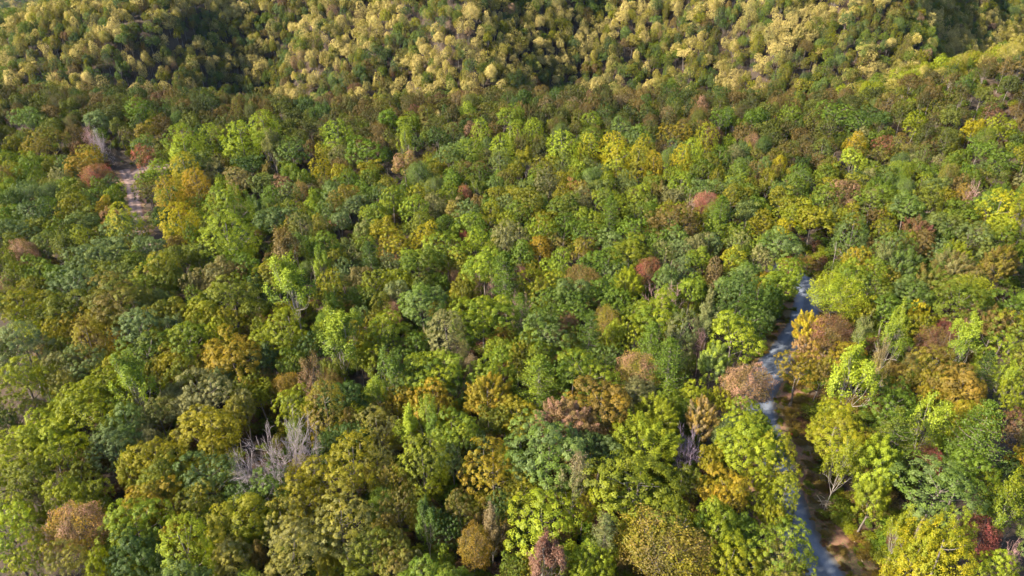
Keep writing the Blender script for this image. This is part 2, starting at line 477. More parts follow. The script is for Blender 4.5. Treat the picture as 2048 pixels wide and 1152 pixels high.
def tree_fine(seed, rx=4.7, zc=13.4, rz=5.2, n=15000, leaf=0.22):
    """domed crown of fine twigs and small leaves, no heavy lobes"""
    rng = np.random.default_rng(seed)
    lv = Leaves()
    ph = rng.uniform(0, 6.28, 6)
    d = unit(rng.normal(0, 1, (n, 3)))
    d = d[d[:, 2] > -0.6]; n = len(d)
    az = np.arctan2(d[:, 1], d[:, 0])
    lump = 0.10 * np.sin(2 * az + ph[0]) + 0.08 * np.sin(5 * az + ph[1] + 5 * d[:, 2]) + 0.07 * np.sin(8 * az + ph[2] - 9 * d[:, 2]) + 0.05 * np.sin(15 * az + 13 * d[:, 2] + ph[4])
    r = (1 + lump) * (1 - 0.42 * rng.random(n) ** 1.8)
    P = np.array([0, 0, zc]) + d * np.array([rx, rx, rz]) * r[:, None]
    Nn = d * 0.9 + np.array([0, 0, 0.35]) + rng.normal(0, 0.55, (n, 3))
    m = 0.5 + 0.5 * np.sin(3 * az + ph[3] + 3 * d[:, 2]) * np.sin(4 * d[:, 2] + ph[5])
    lv.add(P, Nn, leaf, np.clip(0.5 + 2.2 * lump + rng.normal(0, 0.1, n), 0, 1), np.clip(m + rng.normal(0, 0.2, n), 0, 1))
    tg = np.array([0, 0, zc]) + d[:26] * np.array([rx, rx, rz]) * 0.96
    tb = trunk_and_limbs(rng, tg, zc, rng.normal(0, 0.5, 2), 0.26, 5, 3)
    return lv, tb

def branch_skeleton(rng, spread=1.0, top=H, lv_n=4, fork0=6, z0=5.5, kids=(2, 4), sides=4, r0=0.30, fine=0.025, lift=0.07, bias=0.12):
    """trunk that forks again and again; returns tubes and twig tips"""
    tb = Tubes(sides)
    lean = rng.normal(0, 0.4, 2)
    z = np.linspace(-0.4, z0, 5)
    pts = np.stack([lean[0] * z / H + rng.normal(0, 0.06, 5), lean[1] * z / H + rng.normal(0, 0.06, 5), z], 1)
    tb.path(pts, np.linspace(r0 * 1.3, r0 * 0.85, 5))
    tips = []
    def grow(p, d, ln, r, lev):
        n = 5
        q = [p]
        dd = d.copy()
        for i in range(n - 1):
            dd = unit(dd + rng.normal(0, 0.12, 3) + np.array([0, 0, lift]))
            q.append(q[-1] + dd * ln / (n - 1))
        q = np.array(q)
        tb.path(q, np.linspace(r, max(r * 0.5, fine * 0.6), n))
        if lev == 0:
            tips.extend([q[-1], q[-2], q[2]]); return
        for k in range(rng.integers(kids[0], kids[1] + 1)):
            f = rng.uniform(0.35, 1.0) if k else 1.0
            ii = f * (n - 1); kk = min(int(ii), n - 2)
            s = q[kk] + (q[kk + 1] - q[kk]) * (ii - kk)
            nd = unit(dd + rng.normal(0, 0.50, 3) + np.array([0, 0, bias]))
            grow(s, nd, ln * rng.uniform(0.55, 0.80), max(r * rng.uniform(0.45, 0.62), fine), lev - 1)
    for k in range(fork0):
        a = k * 2.39996 + rng.uniform(-0.4, 0.4)
        tilt = rng.uniform(0.25, 0.95) * spread if k else 0.08
        d = np.array([math.cos(a) * math.sin(tilt), math.sin(a) * math.sin(tilt), math.cos(tilt)])
        zz = z0 * rng.uniform(0.8, 1.0)
        p = np.array([lean[0] * zz / H, lean[1] * zz / H, zz])
        tb.marks.append(len(tb.F))
        grow(p, d, (top - z0) * rng.uniform(0.40, 0.52), r0 * rng.uniform(0.45, 0.62), lv_n)
    return tb, np.array(tips)

def fit(V, tips, rx=5.0):
    """scale a skeleton so that its crown is 2*rx wide and 20 m tall"""
    w = np.percentile(np.hypot(V[:, 0], V[:, 1]), 97); h = V[:, 2].max()
    s = np.array([rx / w, rx / w, H / h])
    return V * s, tips * s

def egg_warp(cen, rx):
    def egg(Q):
        Q = Q.copy()
        up = sstep(4.0, 13.0, Q[:, 2])
        Q[:, :2] -= cen[:2] * up[:, None]
        lim = rx * np.sqrt(np.clip(1 - ((Q[:, 2] - 11.5) / 9.0) ** 2, 0.03, 1))
        r = np.hypot(Q[:, 0], Q[:, 1])
        k = np.where(r > 0.7 * lim, (0.7 * lim + 0.3 * lim * np.tanh((r - 0.7 * lim) / (0.3 * lim))) / np.maximum(r, 1e-6), 1.0)
        Q[:, :2] *= k[:, None]
        return Q
    return egg

def tree_bare(seed, lv_n=4, kids=(2, 4), spread=1.15, fine=0.03, rx=5.0, fork0=6):
    rng = np.random.default_rng(seed)
    tb, tips = branch_skeleton(rng, spread, H, lv_n, fork0, 5.0, kids, 4, 0.30, fine, 0.02, 0.03)
    return tb, tips, rng, rx

def tree_thin(seed, leaf=0.30, per=12, rx=4.4, spread=0.9, lv_n=3):
    rng = np.random.default_rng(seed)
    tb, tips = branch_skeleton(rng, spread, H, lv_n, 7, 6.0, (2, 4), 4, 0.26, 0.03)
    V, F = tb.arrays()
    V2, tips = fit(V, tips, rx)
    egg = egg_warp(tips.mean(0), rx)
    V2 = egg(V2); tips = egg(tips)
    tb.V = [V2]; tb.F = [F]
    lv = Leaves()
    zc = 12.5
    zn = (tips[:, 2] - tips[:, 2].min()) / max(1e-6, np.ptp(tips[:, 2]))
    for i, t in enumerate(tips):
        n = max(1, int(per * (0.35 + 1.3 * zn[i]) * rng.uniform(0.4, 1.5)))
        o = unit((t - np.array([0, 0, zc - 2]))[None])[0]
        ld = unit(rng.normal(0, 1, (n, 3)) + 0.5 * o + np.array([0, 0, 0.3]))
        lv.add(t + ld * rng.uniform(0.1, 0.95, (n, 1)), ld * 0.7 + o * 0.6 + np.array([0, 0, 0.45]) + rng.normal(0, 0.45, (n, 3)), leaf,
               np.clip(0.5 + rng.normal(0, 0.15), 0, 1), np.clip(1 - zn[i] + rng.normal(0, 0.2), 0, 1))
    return lv, tb

def tree_pine(seed, n_wh=15, leaf=0.34):
    rng = np.random.default_rng(seed)
    lv = Leaves(); ends = []
    tb = Tubes(5)
    z = np.linspace(-0.4, H - 0.5, 8)
    px = np.cumsum(rng.normal(0, 0.07, 8)); py = np.cumsum(rng.normal(0, 0.07, 8))
    tb.path(np.stack([px, py, z], 1), np.linspace(0.34, 0.05, 8))
    for w in range(n_wh):
        f = w / (n_wh - 1.0)
        zz = 6.0 + 13.5 * f
        R = (4.9 * (1 - f) ** 0.55 + 0.5) * (0.75 + 0.25 * min(1, f * 5))
        nb = int(7 - 2 * f)
        a0 = rng.uniform(0, 6.28)
        for b in range(nb):
            a = a0 + b * 6.283 / nb + rng.normal(0, 0.2)
            rr = R * rng.uniform(0.7, 1.1)
            p0 = np.array([np.interp(zz, z, px), np.interp(zz, z, py), zz])
            e = p0 + np.array([math.cos(a) * rr, math.sin(a) * rr, 0.30 * rr * rng.uniform(0.2, 1.3)])
            c = curve_to(p0, e, rng, 4, 0.06, 0.5)
            tb.path(c, np.linspace(0.07, 0.02, 4))
            v0 = rng.uniform(0.3, 0.7); m0 = rng.random()
            for g in np.linspace(0.35, 1.0, 5):
                ctr = p0 + (e - p0) * g
                n = 20
                sp = 0.45 + 0.55 * g * rr / 4.9
                off = rng.normal(0, 1, (n, 3)) * np.array([sp * 0.6, sp * 0.6, 0.20])
                ld = np.array([math.cos(a) * 0.3, math.sin(a) * 0.3, 0.9]) + rng.normal(0, 0.55, (n, 3))
                lv.add(ctr + off, ld, leaf, np.clip(v0 + rng.normal(0, 0.1), 0, 1), m0, 0.42)
    return lv, tb

def shrub(seed, n=1500, leaf=0.55):
    rng = np.random.default_rng(seed)
    lv = Leaves()
    for k in range(7):
        c = np.array([rng.normal(0, 2.4), rng.normal(0, 2.4), rng.uniform(6, 13)])
        r = rng.uniform(2.2, 3.6)
        m = n // 7
        d = unit(rng.normal(0, 1, (m, 3)) + np.array([0, 0, 0.4]))
        lv.add(c + d * np.array([r, r, r * 1.6]) * rng.uniform(0.6, 1.08, (m, 1)), d + np.array([0, 0, 0.3]) + rng.normal(0, 0.5, (m, 3)), leaf * 1.4, rng.uniform(0.35, 0.65), rng.random())
    tb = Tubes(4)
    for k in range(6):
        tb.path(curve_to([0, 0, -0.5], [rng.normal(0, 2.5), rng.normal(0, 2.5), rng.uniform(9, 15)], rng, 4), np.linspace(0.22, 0.06, 4))
    return lv, tb

# ---- model library: kind -> list of (crown mesh, trunk mesh)
LIB = {}
RAW = {}
def make_variant(kind, builder, seed, bark, **kw):
    lv, tb = builder(seed, **kw)
    rng = np.random.default_rng(seed + 999)
    V, F, var, mf = lv.arrays(rng)
    crown = mesh_np(kind + '_crown', V, F, [M_LEAF], {'var': var, 'mixf': mf})
    TV, TF = tb.arrays()
    trunk = mesh_np(kind + '_trunk', TV, TF, [bark], smooth=True)
    LIB.setdefault(kind, []).append((crown, trunk))
    RAW.setdefault(kind, []).append((V, F, var, mf, TV, TF, bark))

make_variant('O', tree_oak, 11, M_BARK)
make_variant('O', tree_oak, 12, M_BARK, n_lobes=26, lobe=(1.3, 2.1), rx=4.8)
make_variant('O', tree_oak, 13, M_BARK, n_lobes=16, lobe=(1.9, 2.9), rz=4.8)
make_variant('O', tree_oak, 14, M_BARK, n_lobes=30, lobe=(1.1, 1.8), nt=24, rz=5.2)
make_variant('O', tree_oak, 15, M_BARK, n_lobes=22, lobe=(1.4, 2.4), open_=0.18)
make_variant('O', tree_oak, 16, M_BARK, n_lobes=40, lobe=(1.0, 1.5), nt=22, nl=46, tuft=(0.36, 0.6))
make_variant('O', tree_oak, 17, M_BARK, n_lobes=18, lobe=(1.5, 2.7), rz=5.6, zc=13.4)
make_variant('O', tree_oak, 18, M_BARK, n_lobes=24, lobe=(1.2, 2.3), open_=0.30, low=-0.55)
for s in (31, 32, 33):
    make_variant('P', tree_poplar, s, M_BARK, rx=4.9 + 0.15 * (s - 32))
for s in (41, 42, 43):
    make_variant('M', tree_maple, s, M_BARK, n_sp=150 + 25 * (s - 41))
for s in (51, 52, 53):
    make_variant('R', tree_fine, s, M_BARK)
for s in (61, 62, 63, 64):
    make_variant('T', tree_thin, s, M_BARK_PALE, per=11 + 4 * (s % 2), spread=0.75 + 0.12 * (s - 61))
for s in (71, 72):
    make_variant('N', tree_pine, s, M_BARK)
for s in (81, 82):
    make_variant('S', shrub, s, M_BARK)
for s, mat, kw in ((91, M_TWIG, dict(lv_n=4, kids=(3, 5), spread=1.25, fine=0.024, fork0=9)), (92, M_TWIG_PURPLE, dict(lv_n=4, kids=(3, 4), spread=1.2, fork0=7)),
                   (93, M_TWIG_PINK, dict(lv_n=4, kids=(3, 4), spread=1.2, fork0=6))):
    tb, tips, rng, rx = tree_bare(s, **kw)
    V, F = tb.arrays()
    V, tips = fit(V, tips, rx)
    cnt = np.cumsum([0] + [len(f) for f in tb.F])
    cuts = [cnt[m] for m in tb.marks] + [len(F)]
    def piece(a, b, nm):
        used, inv = np.unique(F[a:b], return_inverse=True)
        return mesh_np(nm, V[used], inv.reshape(-1, 4), [mat], smooth=True)
    limbs = [piece(a, b, 'limb') for a, b in zip(cuts[:-1], cuts[1:])]
    LIB.setdefault('B', []).append((limbs, piece(0, cuts[0], 'bare_trunk')))

TINT = dict(g=(.084, .128, .010), d=(.045, .074, .011), b=(.100, .132, .040), s=(.158, .150, .050), o=(.102, .114, .009), y=(.160, .178, .006),
            l=(.190, .232, .014), k=(.166, .146, .006), Y=(.280, .238, .007), a=(.225, .150, .010), n=(.128, .090, .022), p=(.235, .132, .082),
            r=(.215, .066, .044), v=(.110, .046, .030), t=(.175, .130, .066), m=(.078, .056, .015), f=(.056, .064, .012), c=(.430, .350, .120), e=(.300, .258, .075))  # c, e: autumn cream and gold, brightened to carry the far hillside's sunlight

# ------------------------------------------------------------------ the setting: ground, roads
def ground():
    def axis(stops):
        out = [stops[0][0]]
        for (a, st), (b, _) in zip(stops[:-1], stops[1:]):
            n = max(1, int(round((b - a) / st)))
            out += list(np.linspace(a, b, n + 1)[1:])
        return np.array(out)
    xs = axis([(-5200, 400), (-1200, 40), (-480, 5), (480, 40), (1200, 400), (5200, 0)])
    ys = axis([(-900, 100), (0, 20), (50, 4), (620, 16), (2100, 100), (6200, 0)])
    X, Y = np.meshgrid(xs, ys)
    Z = height(X, Y)
    V = np.stack([X, Y, Z], -1).reshape(-1, 3)
    nx, ny = len(xs), len(ys)
    i = np.arange(ny - 1)[:, None] * nx + np.arange(nx - 1)[None]
    F = np.stack([i, i + 1, i + nx + 1, i + nx], -1).reshape(-1, 4)
    o = link('ground', mesh_np('ground', V, F, [M_FLOOR], smooth=True))
    o['kind'] = 'structure'
    return o
ground()

def catmull(pts, n=8):
    P = np.array([pts[0]] + list(pts) + [pts[-1]], float)
    out = []
    for i in range(1, len(P) - 2):
        for t in np.linspace(0, 1, n, endpoint=False):
            a, b, c, d = P[i - 1], P[i], P[i + 1], P[i + 2]
            out.append(0.5 * ((2 * b) + (c - a) * t + (2 * a - 5 * b + 4 * c - d) * t * t + (3 * b - a - 3 * c + d) * t ** 3))
    out.append(P[-2])
    return np.array(out)

def ribbon(name, line, offs, lift, mat, wob=0.0, seed=1):
    """strip along a line; offs = list of (sideways offset, extra height)"""
    rng = np.random.default_rng(seed)
    c = catmull(line)
    d = unit(np.gradient(c, axis=0)); nrm = np.stack([d[:, 1], -d[:, 0]], 1)
    rows, uvs = [], []
    s = np.concatenate([[0], np.cumsum(np.linalg.norm(np.diff(c, axis=0), axis=1))])
    w = offs[-1][0] - offs[0][0]
    for k, (o, dz) in enumerate(offs):
        oo = np.full(len(c), o)
        if wob and k in (0, len(offs) - 1):
            oo = oo + rng.normal(0, wob, len(c))
        p = c + nrm * oo[:, None]
        rows.append(np.stack([p[:, 0], p[:, 1], height(p[:, 0], p[:, 1]) + lift + dz], 1))
        uvs.append(np.stack([np.full(len(c), (o - offs[0][0]) / w), s], 1))
    m, k = len(c), len(offs)
    V = np.stack(rows, 1).reshape(-1, 3); U = np.stack(uvs, 1).reshape(-1, 2)
    i = np.arange(m - 1)[:, None] * k + np.arange(k - 1)[None]
    F = np.stack([i, i + 1, i + k + 1, i + k], -1).reshape(-1, 4)
    me = mesh_np(name, V, F, [mat], smooth=True)
    uv = me.uv_layers.new(name='UVMap')
    idx = np.zeros(len(me.loops), np.int32); me.loops.foreach_get('vertex_index', idx)
    uv.data.foreach_set('uv', U[idx].astype(np.float32).ravel())
    o = link(name, me)
    o['kind'] = 'structure'
    return o

prof = [(-3.5, -0.02), (-2.6, 0.03), (-1.7, 0.02), (-0.9, 0.06), (0, 0.09), (0.9, 0.06), (1.7, 0.02), (2.6, 0.03), (3.5, -0.02)]
ribbon('verge', ROAD, [(-6.0, 0.0), (-3.0, 0.02), (0, 0.02), (3.0, 0.02), (7.0, 0.05), (9.5, 0.0)], 0.10, M_VERGE, 0.7, 3)
ribbon('road', ROAD, prof, 0.17, M_ROAD, 0.12, 4)
ribbon('verge', TRACK, [(-3.6, 0.0), (-2.0, 0.02), (2.0, 0.02), (3.6, 0.0)], 0.10, M_VERGE, 0.6, 5)
ribbon('road', TRACK, [(a * 0.6, b) for a, b in prof], 0.17, M_TRACK, 0.15, 6)
ribbon('road', SPUR_TRACK, [(a * 0.7, b) for a, b in prof], 0.21, M_TRACK, 0.15, 7)

# ------------------------------------------------------------------ trees one can tell apart
NAMES = dict(O='oak_tree', P='poplar_tree', M='maple_tree', R='fine_leaved_tree', T='thin_crowned_tree', N='pine_tree', B='bare_tree', S='shrub')
CATS = dict(O='tree', P='tree', M='tree', R='tree', T='tree', N='pine', B='bare tree', S='shrub')
GROUPS = dict(O='oaks of the canopy', P='tall egg-crowned trees of the canopy', M='upswept maples of the canopy', R='fine-leaved trees of the canopy',
              T='thin-crowned trees of the canopy', N='pines of the canopy', B='leafless trees of the canopy', S='roadside shrubs')
# x, y, crown width, height, kind, variant, turn, tints, label
TREES = [
(-83.3,88.1,9.5,16.0,'O',17,0.82,'y','third nearest yellow-green oak behind and left of the coral-red tree at lower left'),
(-75.1,86.0,8.4,16.3,'O',15,3.93,'y','yellow-green oak behind the coral-red tree at lower left'),
(-69.4,89.6,7.2,14.2,'O',0,5.71,'b','grey-green oak behind the coral-red tree at lower left'),
(-65.2,92.8,5.0,11.9,'R',17,1.47,'s','sage-tan fine-leaved tree behind and right of the coral-red tree at lower left'),
(-59.7,84.9,8.8,16.7,'O',15,3.40,'k','golden olive oak behind and right of the coral-red tree at lower left'),
(-64.1,83.7,5.6,13.8,'M',12,4.01,'ky','golden olive-yellowish upswept maple behind and right of the coral-red tree at lower left'),
(-50.9,87.8,7.1,14.3,'O',20,0.95,'k','nearest golden olive oak left of the big leafless grey tree'),
(-54.1,91.3,9.2,16.9,'O',12,4.66,'k','second nearest golden olive oak left of the big leafless grey tree'),
(-49.7,80.7,8.5,16.0,'O',2,1.00,'db','dark green and greyish oak in front and left of the big leafless grey tree'),
(-56.7,80.4,7.2,15.5,'O',1,1.89,'o','olive oak behind and right of the coral-red tree at lower left'),
(-82.7,81.9,8.2,14.8,'O',8,2.97,'y','second nearest yellow-green oak behind and left of the coral-red tree at lower left'),
(-78.8,80.0,8.0,15.8,'O',12,4.48,'o','olive oak behind and left of the coral-red tree at lower left'),
(-72.1,77.8,6.6,15.0,'O',12,4.57,'y','nearest yellow-green oak behind and left of the coral-red tree at lower left'),
(-67.4,78.1,5.8,13.9,'O',4,5.52,'yo','yellow-green and olive oak behind the coral-red tree at lower left'),
(-72.0,81.2,5.9,13.4,'O',4,3.11,'o','olive oak behind the coral-red tree at lower left'),
(-79.4,80.9,3.8,10.8,'R',21,2.74,'s','sage-tan fine-leaved tree behind and left of the coral-red tree at lower left'),
(-75.3,73.8,6.4,14.5,'O',9,2.64,'y','yellow-green oak left of the coral-red tree at lower left'),
(-74.4,68.4,9.0,16.6,'O',18,2.20,'l','lime oak left of the coral-red tree at lower left'),
(-66.1,72.4,9.1,15.1,'R',0,5.38,'pa','coral-red tree with bare lower trunks near the left corner'),
(-70.5,65.9,6.0,14.3,'O',10,6.06,'y','yellow-green oak in front and left of the coral-red tree at lower left'),
(-64.6,65.4,6.0,14.6,'O',18,0.65,'ks','golden olive and sage oak in front of the coral-red tree at lower left'),
(-57.6,71.3,8.8,16.2,'O',20,5.22,'yg','yellow-green and green oak right of the coral-red tree at lower left'),
(-57.3,76.2,7.4,15.1,'O',9,0.78,'ak','nearest amber and golden oak right of the coral-red tree at lower left'),
(-49.3,75.3,7.8,15.2,'O',20,6.22,'dk','dark green and golden oak behind and left of the pale-gold oak at the bottom'),
(-51.0,70.8,5.0,12.8,'O',2,2.58,'ak','second nearest amber and golden oak right of the coral-red tree at lower left'),
(-54.8,65.5,8.3,15.1,'O',9,2.68,'d','dark green oak in front and right of the coral-red tree at lower left'),
(-41.7,71.7,10.0,16.7,'O',3,0.28,'yk','yellow-green and golden oak behind and left of the pale-gold oak at the bottom'),
(-46.0,66.0,8.8,18.1,'P',1,2.37,'ly','lime and yellowish egg-crowned tree left of the pale-gold oak at the bottom'),
(-40.5,66.5,6.1,14.2,'O',17,5.53,'ks','golden olive and sage oak left of the pale-gold oak at the bottom'),
(-59.5,64.4,4.8,13.8,'O',16,1.48,'y','yellow-green oak in front of the coral-red tree at lower left'),
(-43.0,77.2,6.7,14.0,'O',1,6.15,'d','dark green oak in front and left of the big leafless grey tree'),
(-37.2,82.9,14.6,22.8,'B',0,6.02,'t','big leafless grey tree with wide spreading branches'),
(-45.0,83.8,5.0,16.2,'B',0,2.37,'t','grey leafless tree in front and left of the big leafless grey tree'),
(-38.8,78.3,8.1,16.1,'O',12,4.04,'dg','dark green and green oak in front of the big leafless grey tree'),
(-29.2,89.6,7.2,15.0,'O',17,0.64,'d','dark green oak right of the big leafless grey tree'),
(-32.0,87.9,5.7,14.5,'O',16,1.70,'d','dark green oak in front and right of the big leafless grey tree'),
(-27.6,81.0,11.6,18.2,'O',22,1.49,'k','second nearest golden olive oak in front and right of the big leafless grey tree'),
(-34.7,83.3,5.5,13.4,'O',8,3.27,'k','nearest golden olive oak in front and right of the big leafless grey tree'),
(-33.7,77.1,8.7,16.0,'O',0,4.95,'k','golden olive oak behind the pale-gold oak at the bottom'),
(-33.7,71.1,7.5,15.8,'O',10,0.13,'ks','golden olive and sage oak behind the pale-gold oak at the bottom'),
(-31.0,64.8,10.2,17.2,'O',20,0.84,'ks','large pale-gold oak on the bottom edge'),
(-25.2,71.1,10.0,17.0,'O',10,2.93,'ks','golden olive and sage oak behind and right of the pale-gold oak at the bottom'),
(-19.3,71.4,5.1,13.6,'O',11,3.82,'kn','golden olive and brownish oak left of the narrow dark green tree'),
(-21.2,67.0,8.1,15.1,'O',15,0.14,'o','olive oak in front and left of the narrow dark green tree'),
(-17.5,66.8,7.3,14.2,'O',21,0.13,'on','olive and brownish oak in front and left of the narrow dark green tree'),
(-22.3,84.2,5.6,14.8,'P',20,2.87,'ks','golden olive and sage egg-crowned tree behind and left of the narrow dark green tree'),
(-19.9,81.4,4.1,13.8,'P',10,1.11,'nk','brown and golden egg-crowned tree behind and left of the narrow dark green tree'),
(-23.8,92.3,6.9,15.7,'P',11,5.30,'ks','golden olive and sage egg-crowned tree right of the big leafless grey tree'),
(-14.8,84.1,8.3,17.1,'P',12,0.66,'oy','olive and yellowish egg-crowned tree behind the narrow dark green tree'),
(-17.7,75.8,6.1,14.5,'O',18,4.29,'no','brown and olive oak behind and left of the narrow dark green tree'),
(-12.9,71.8,5.0,16.2,'T',16,1.40,'dg','narrow dark green tree with its thin trunk showing'),
(-8.2,75.2,6.1,14.5,'O',7,2.06,'on','olive and brownish oak behind and right of the narrow dark green tree'),
(-6.0,69.2,6.2,13.2,'R',20,4.38,'na','small rust-orange tree on the bottom edge'),
(-3.2,82.1,9.5,15.8,'O',10,5.96,'ka','golden olive-amber oak behind and left of the big lime oak at bottom centre'),
(-13.7,92.0,4.4,16.5,'T',7,2.75,'g','green thin-crowned tree behind the narrow dark green tree'),
(-9.5,90.3,9.6,17.1,'O',5,0.50,'gy','green and yellowish oak behind the narrow dark green tree'),
(-6.1,89.7,5.8,13.8,'O',7,4.94,'db','dark green and greyish oak behind and right of the narrow dark green tree'),
(-3.0,71.6,5.0,16.0,'T',6,1.98,'tn','tan and brownish thin-crowned tree behind and right of the rust-orange tree at the bottom'),
(-10.7,72.0,4.7,13.2,'O',18,0.81,'d','dark green oak in front and right of the narrow dark green tree'),
(-1.7,76.1,5.2,13.2,'O',8,2.92,'d','dark green oak left of the big lime oak at bottom centre'),
(6.2,84.9,12.9,19.0,'O',9,2.64,'gb','green and greyish oak in front and left of the large rust-brown oak'),
(14.7,87.4,8.0,15.3,'O',13,0.98,'db','dark green and greyish oak left of the bright lime-yellow maple'),
(23.0,88.3,11.3,16.9,'M',19,6.20,'ly','bright lime-yellow maple with upswept pointed sprays'),
(30.0,87.6,6.2,16.4,'B',1,1.39,'v','purplish leafless twiggy tree beside a bright lime-yellow maple'),
(34.2,86.8,5.2,13.8,'O',21,4.70,'k','golden olive oak in front and right of the purplish leafless tree'),
(40.6,86.9,9.8,17.5,'O',17,2.14,'yl','yellow-green and lime oak behind and right of the golden orange oak'),
(39.1,94.4,6.6,12.9,'R',2,5.39,'b','grey-green fine-leaved tree behind and right of the purplish leafless tree'),
(9.3,78.9,7.1,19.6,'T',3,5.09,'tg','tan-green thin-crowned tree behind and right of the big lime oak at bottom centre'),
(18.9,75.1,15.2,19.5,'O',22,3.22,'oy','very wide olive-yellow flat-topped oak'),
(25.1,76.4,6.1,13.7,'O',13,3.62,'yo','yellow-green and olive oak in front and right of the very wide olive-yellow oak'),
(4.6,71.0,11.2,16.8,'O',23,0.76,'ly','big lime-green oak at the bottom centre'),
(34.0,77.9,9.2,16.3,'O',13,0.33,'ak','golden orange oak left of the road'),
(29.7,80.9,5.4,14.2,'O',3,2.14,'o','olive oak left of the golden orange oak'),
(30.5,70.4,9.1,16.6,'O',11,1.39,'gy','green and yellowish oak in front of the golden orange oak'),
(35.5,71.0,5.9,13.4,'O',3,1.08,'g','green oak in front of the golden orange oak'),
(13.6,68.1,5.3,17.3,'N',4,5.17,'bs','grey-green and sage pine behind and right of the sparse red tree at the bottom'),
(14.0,74.9,3.5,10.3,'R',20,3.59,'v','maroon fine-leaved tree in front and left of the very wide olive-yellow oak'),
(4.3,63.5,6.6,18.1,'T',8,1.56,'vp','sparse red tree cut by the bottom edge'),
(11.0,65.2,6.0,14.2,'O',16,2.66,'ly','lime and yellowish oak right of the sparse red tree at the bottom'),
(22.0,66.9,12.0,18.1,'R',1,0.78,'nk','brown and golden fine-leaved tree in front of the very wide olive-yellow oak'),
(26.9,74.0,4.3,11.0,'R',1,5.37,'nk','brown and golden fine-leaved tree in front and left of the golden orange oak'),
(31.2,64.4,8.7,15.2,'O',16,3.08,'yk','yellow-green and golden oak in front of the golden orange oak'),
(30.4,69.1,4.2,10.9,'R',2,2.21,'s','sage-tan fine-leaved tree in front of the golden orange oak'),
(39.3,66.4,9.2,16.5,'O',18,1.91,'gy','green and yellowish oak in front and right of the golden orange oak'),
(1.3,79.0,6.4,14.0,'O',10,2.69,'ko','golden olive-olive oak behind and left of the big lime oak at bottom centre'),
(44.2,90.6,6.0,13.5,'O',0,4.50,'g','green oak in front of the dusty pink tree by the road'),
(43.8,85.2,7.3,16.3,'P',2,3.56,'ky','golden olive and yellowish egg-crowned tree behind and right of the golden orange oak'),
(43.1,81.4,5.5,13.0,'O',14,3.80,'y','yellow-green oak right of the golden orange oak'),
(43.7,78.6,4.3,14.3,'P',12,4.00,'y','yellow-green egg-crowned tree right of the golden orange oak'),
(41.2,75.3,4.5,12.4,'O',13,0.33,'yk','yellow-green and golden oak in front and right of the golden orange oak'),
(37.9,63.4,7.0,14.9,'O',22,1.98,'ks','golden olive and sage oak in front and right of the golden orange oak'),
(54.7,84.0,6.6,19.1,'T',13,2.89,'y','yellow-green thin-crowned tree left of the vivid lime maple right of the road'),
(58.2,90.5,10.6,16.8,'O',17,1.70,'yk','yellow-green-golden oak behind and left of the vivid lime maple right of the road'),
(61.0,83.8,9.6,16.7,'M',13,1.41,'l','vivid lime maple with upswept sprays right of the road'),
(57.9,78.7,6.4,13.8,'M',0,5.88,'ly','lime-yellowish upswept maple in front of the vivid lime maple right of the road'),
(65.3,87.4,8.4,20.0,'N',17,4.97,'og','olive-green pine behind and right of the vivid lime maple right of the road'),
(72.9,88.0,5.0,11.7,'R',14,4.34,'rv','small brick-red round tree behind a large green dome'),
(66.0,76.1,12.9,19.6,'O',23,4.16,'bg','largest round green oak near the lower right corner'),
(75.2,83.1,7.3,15.5,'O',12,4.19,'g','green oak right of the small brick-red tree'),
(58.9,71.1,5.0,17.1,'T',18,3.34,'y','yellow-green thin-crowned tree in front and left of the largest round green oak'),
(66.8,70.8,5.9,15.8,'P',22,0.03,'yl','yellow-green and lime egg-crowned tree left of the dark red tree at lower right'),
(71.3,71.0,6.6,12.8,'R',12,0.28,'vr','dark red fine-twigged tree near the lower right corner'),
(60.2,72.1,2.7,9.8,'R',3,4.14,'v','maroon fine-leaved tree in front and left of the largest round green oak'),
(60.6,64.1,10.2,18.9,'P',0,2.14,'yY','yellow-green-yellow egg-crowned tree in front and left of the dark red tree at lower right'),
(59.1,67.2,4.9,14.9,'P',0,5.30,'yY','yellow-green and yellow egg-crowned tree left of the dark red tree at lower right'),
(74.7,73.9,7.6,19.6,'T',22,5.98,'yg','yellow-green-green thin-crowned tree behind and right of the dark red tree at lower right'),
(79.6,75.0,5.2,13.5,'O',2,0.23,'g','green oak behind the leafless tree in the right corner'),
(69.8,64.7,5.6,14.1,'O',16,3.32,'ly','lime-yellowish oak in front and left of the leafless tree in the right corner'),
(72.5,66.2,4.8,14.9,'B',2,4.70,'p','pinkish leafless shrubby tree in the lower right corner'),
(77.9,86.2,9.7,22.6,'N',1,3.45,'g','green pine behind and right of the small brick-red tree'),
(-107.9,128.3,10.9,17.4,'O',22,4.73,'ky','golden olive and yellowish oak behind the silvery oak at the left edge'),
(-98.0,128.2,10.9,17.3,'O',11,3.76,'o','olive oak behind and right of the silvery oak at the left edge'),
(-87.0,129.9,13.4,20.0,'O',17,2.63,'no','brown and olive oak in front and left of the bright yellow tree at left'),
(-99.5,114.1,12.8,18.0,'O',16,1.48,'bs','large silvery green oak at the left edge'),
(-89.7,126.0,7.8,15.9,'O',23,6.07,'k','golden olive oak right of the silvery oak at the left edge'),
(-94.0,124.7,7.2,14.7,'O',18,4.75,'ka','golden olive and amber oak right of the silvery oak at the left edge'),
(-87.6,117.2,8.6,17.1,'P',12,5.64,'kn','golden olive and brownish egg-crowned tree right of the silvery oak at the left edge'),
(-93.9,117.3,6.3,13.7,'O',3,3.13,'o','olive oak right of the silvery oak at the left edge'),
(-79.6,121.7,11.7,17.9,'O',23,5.39,'b','grey-green oak left of the gold-topped oak'),
(-74.8,114.1,10.1,16.2,'O',6,0.92,'go','green and olive oak left of the gold-topped oak'),
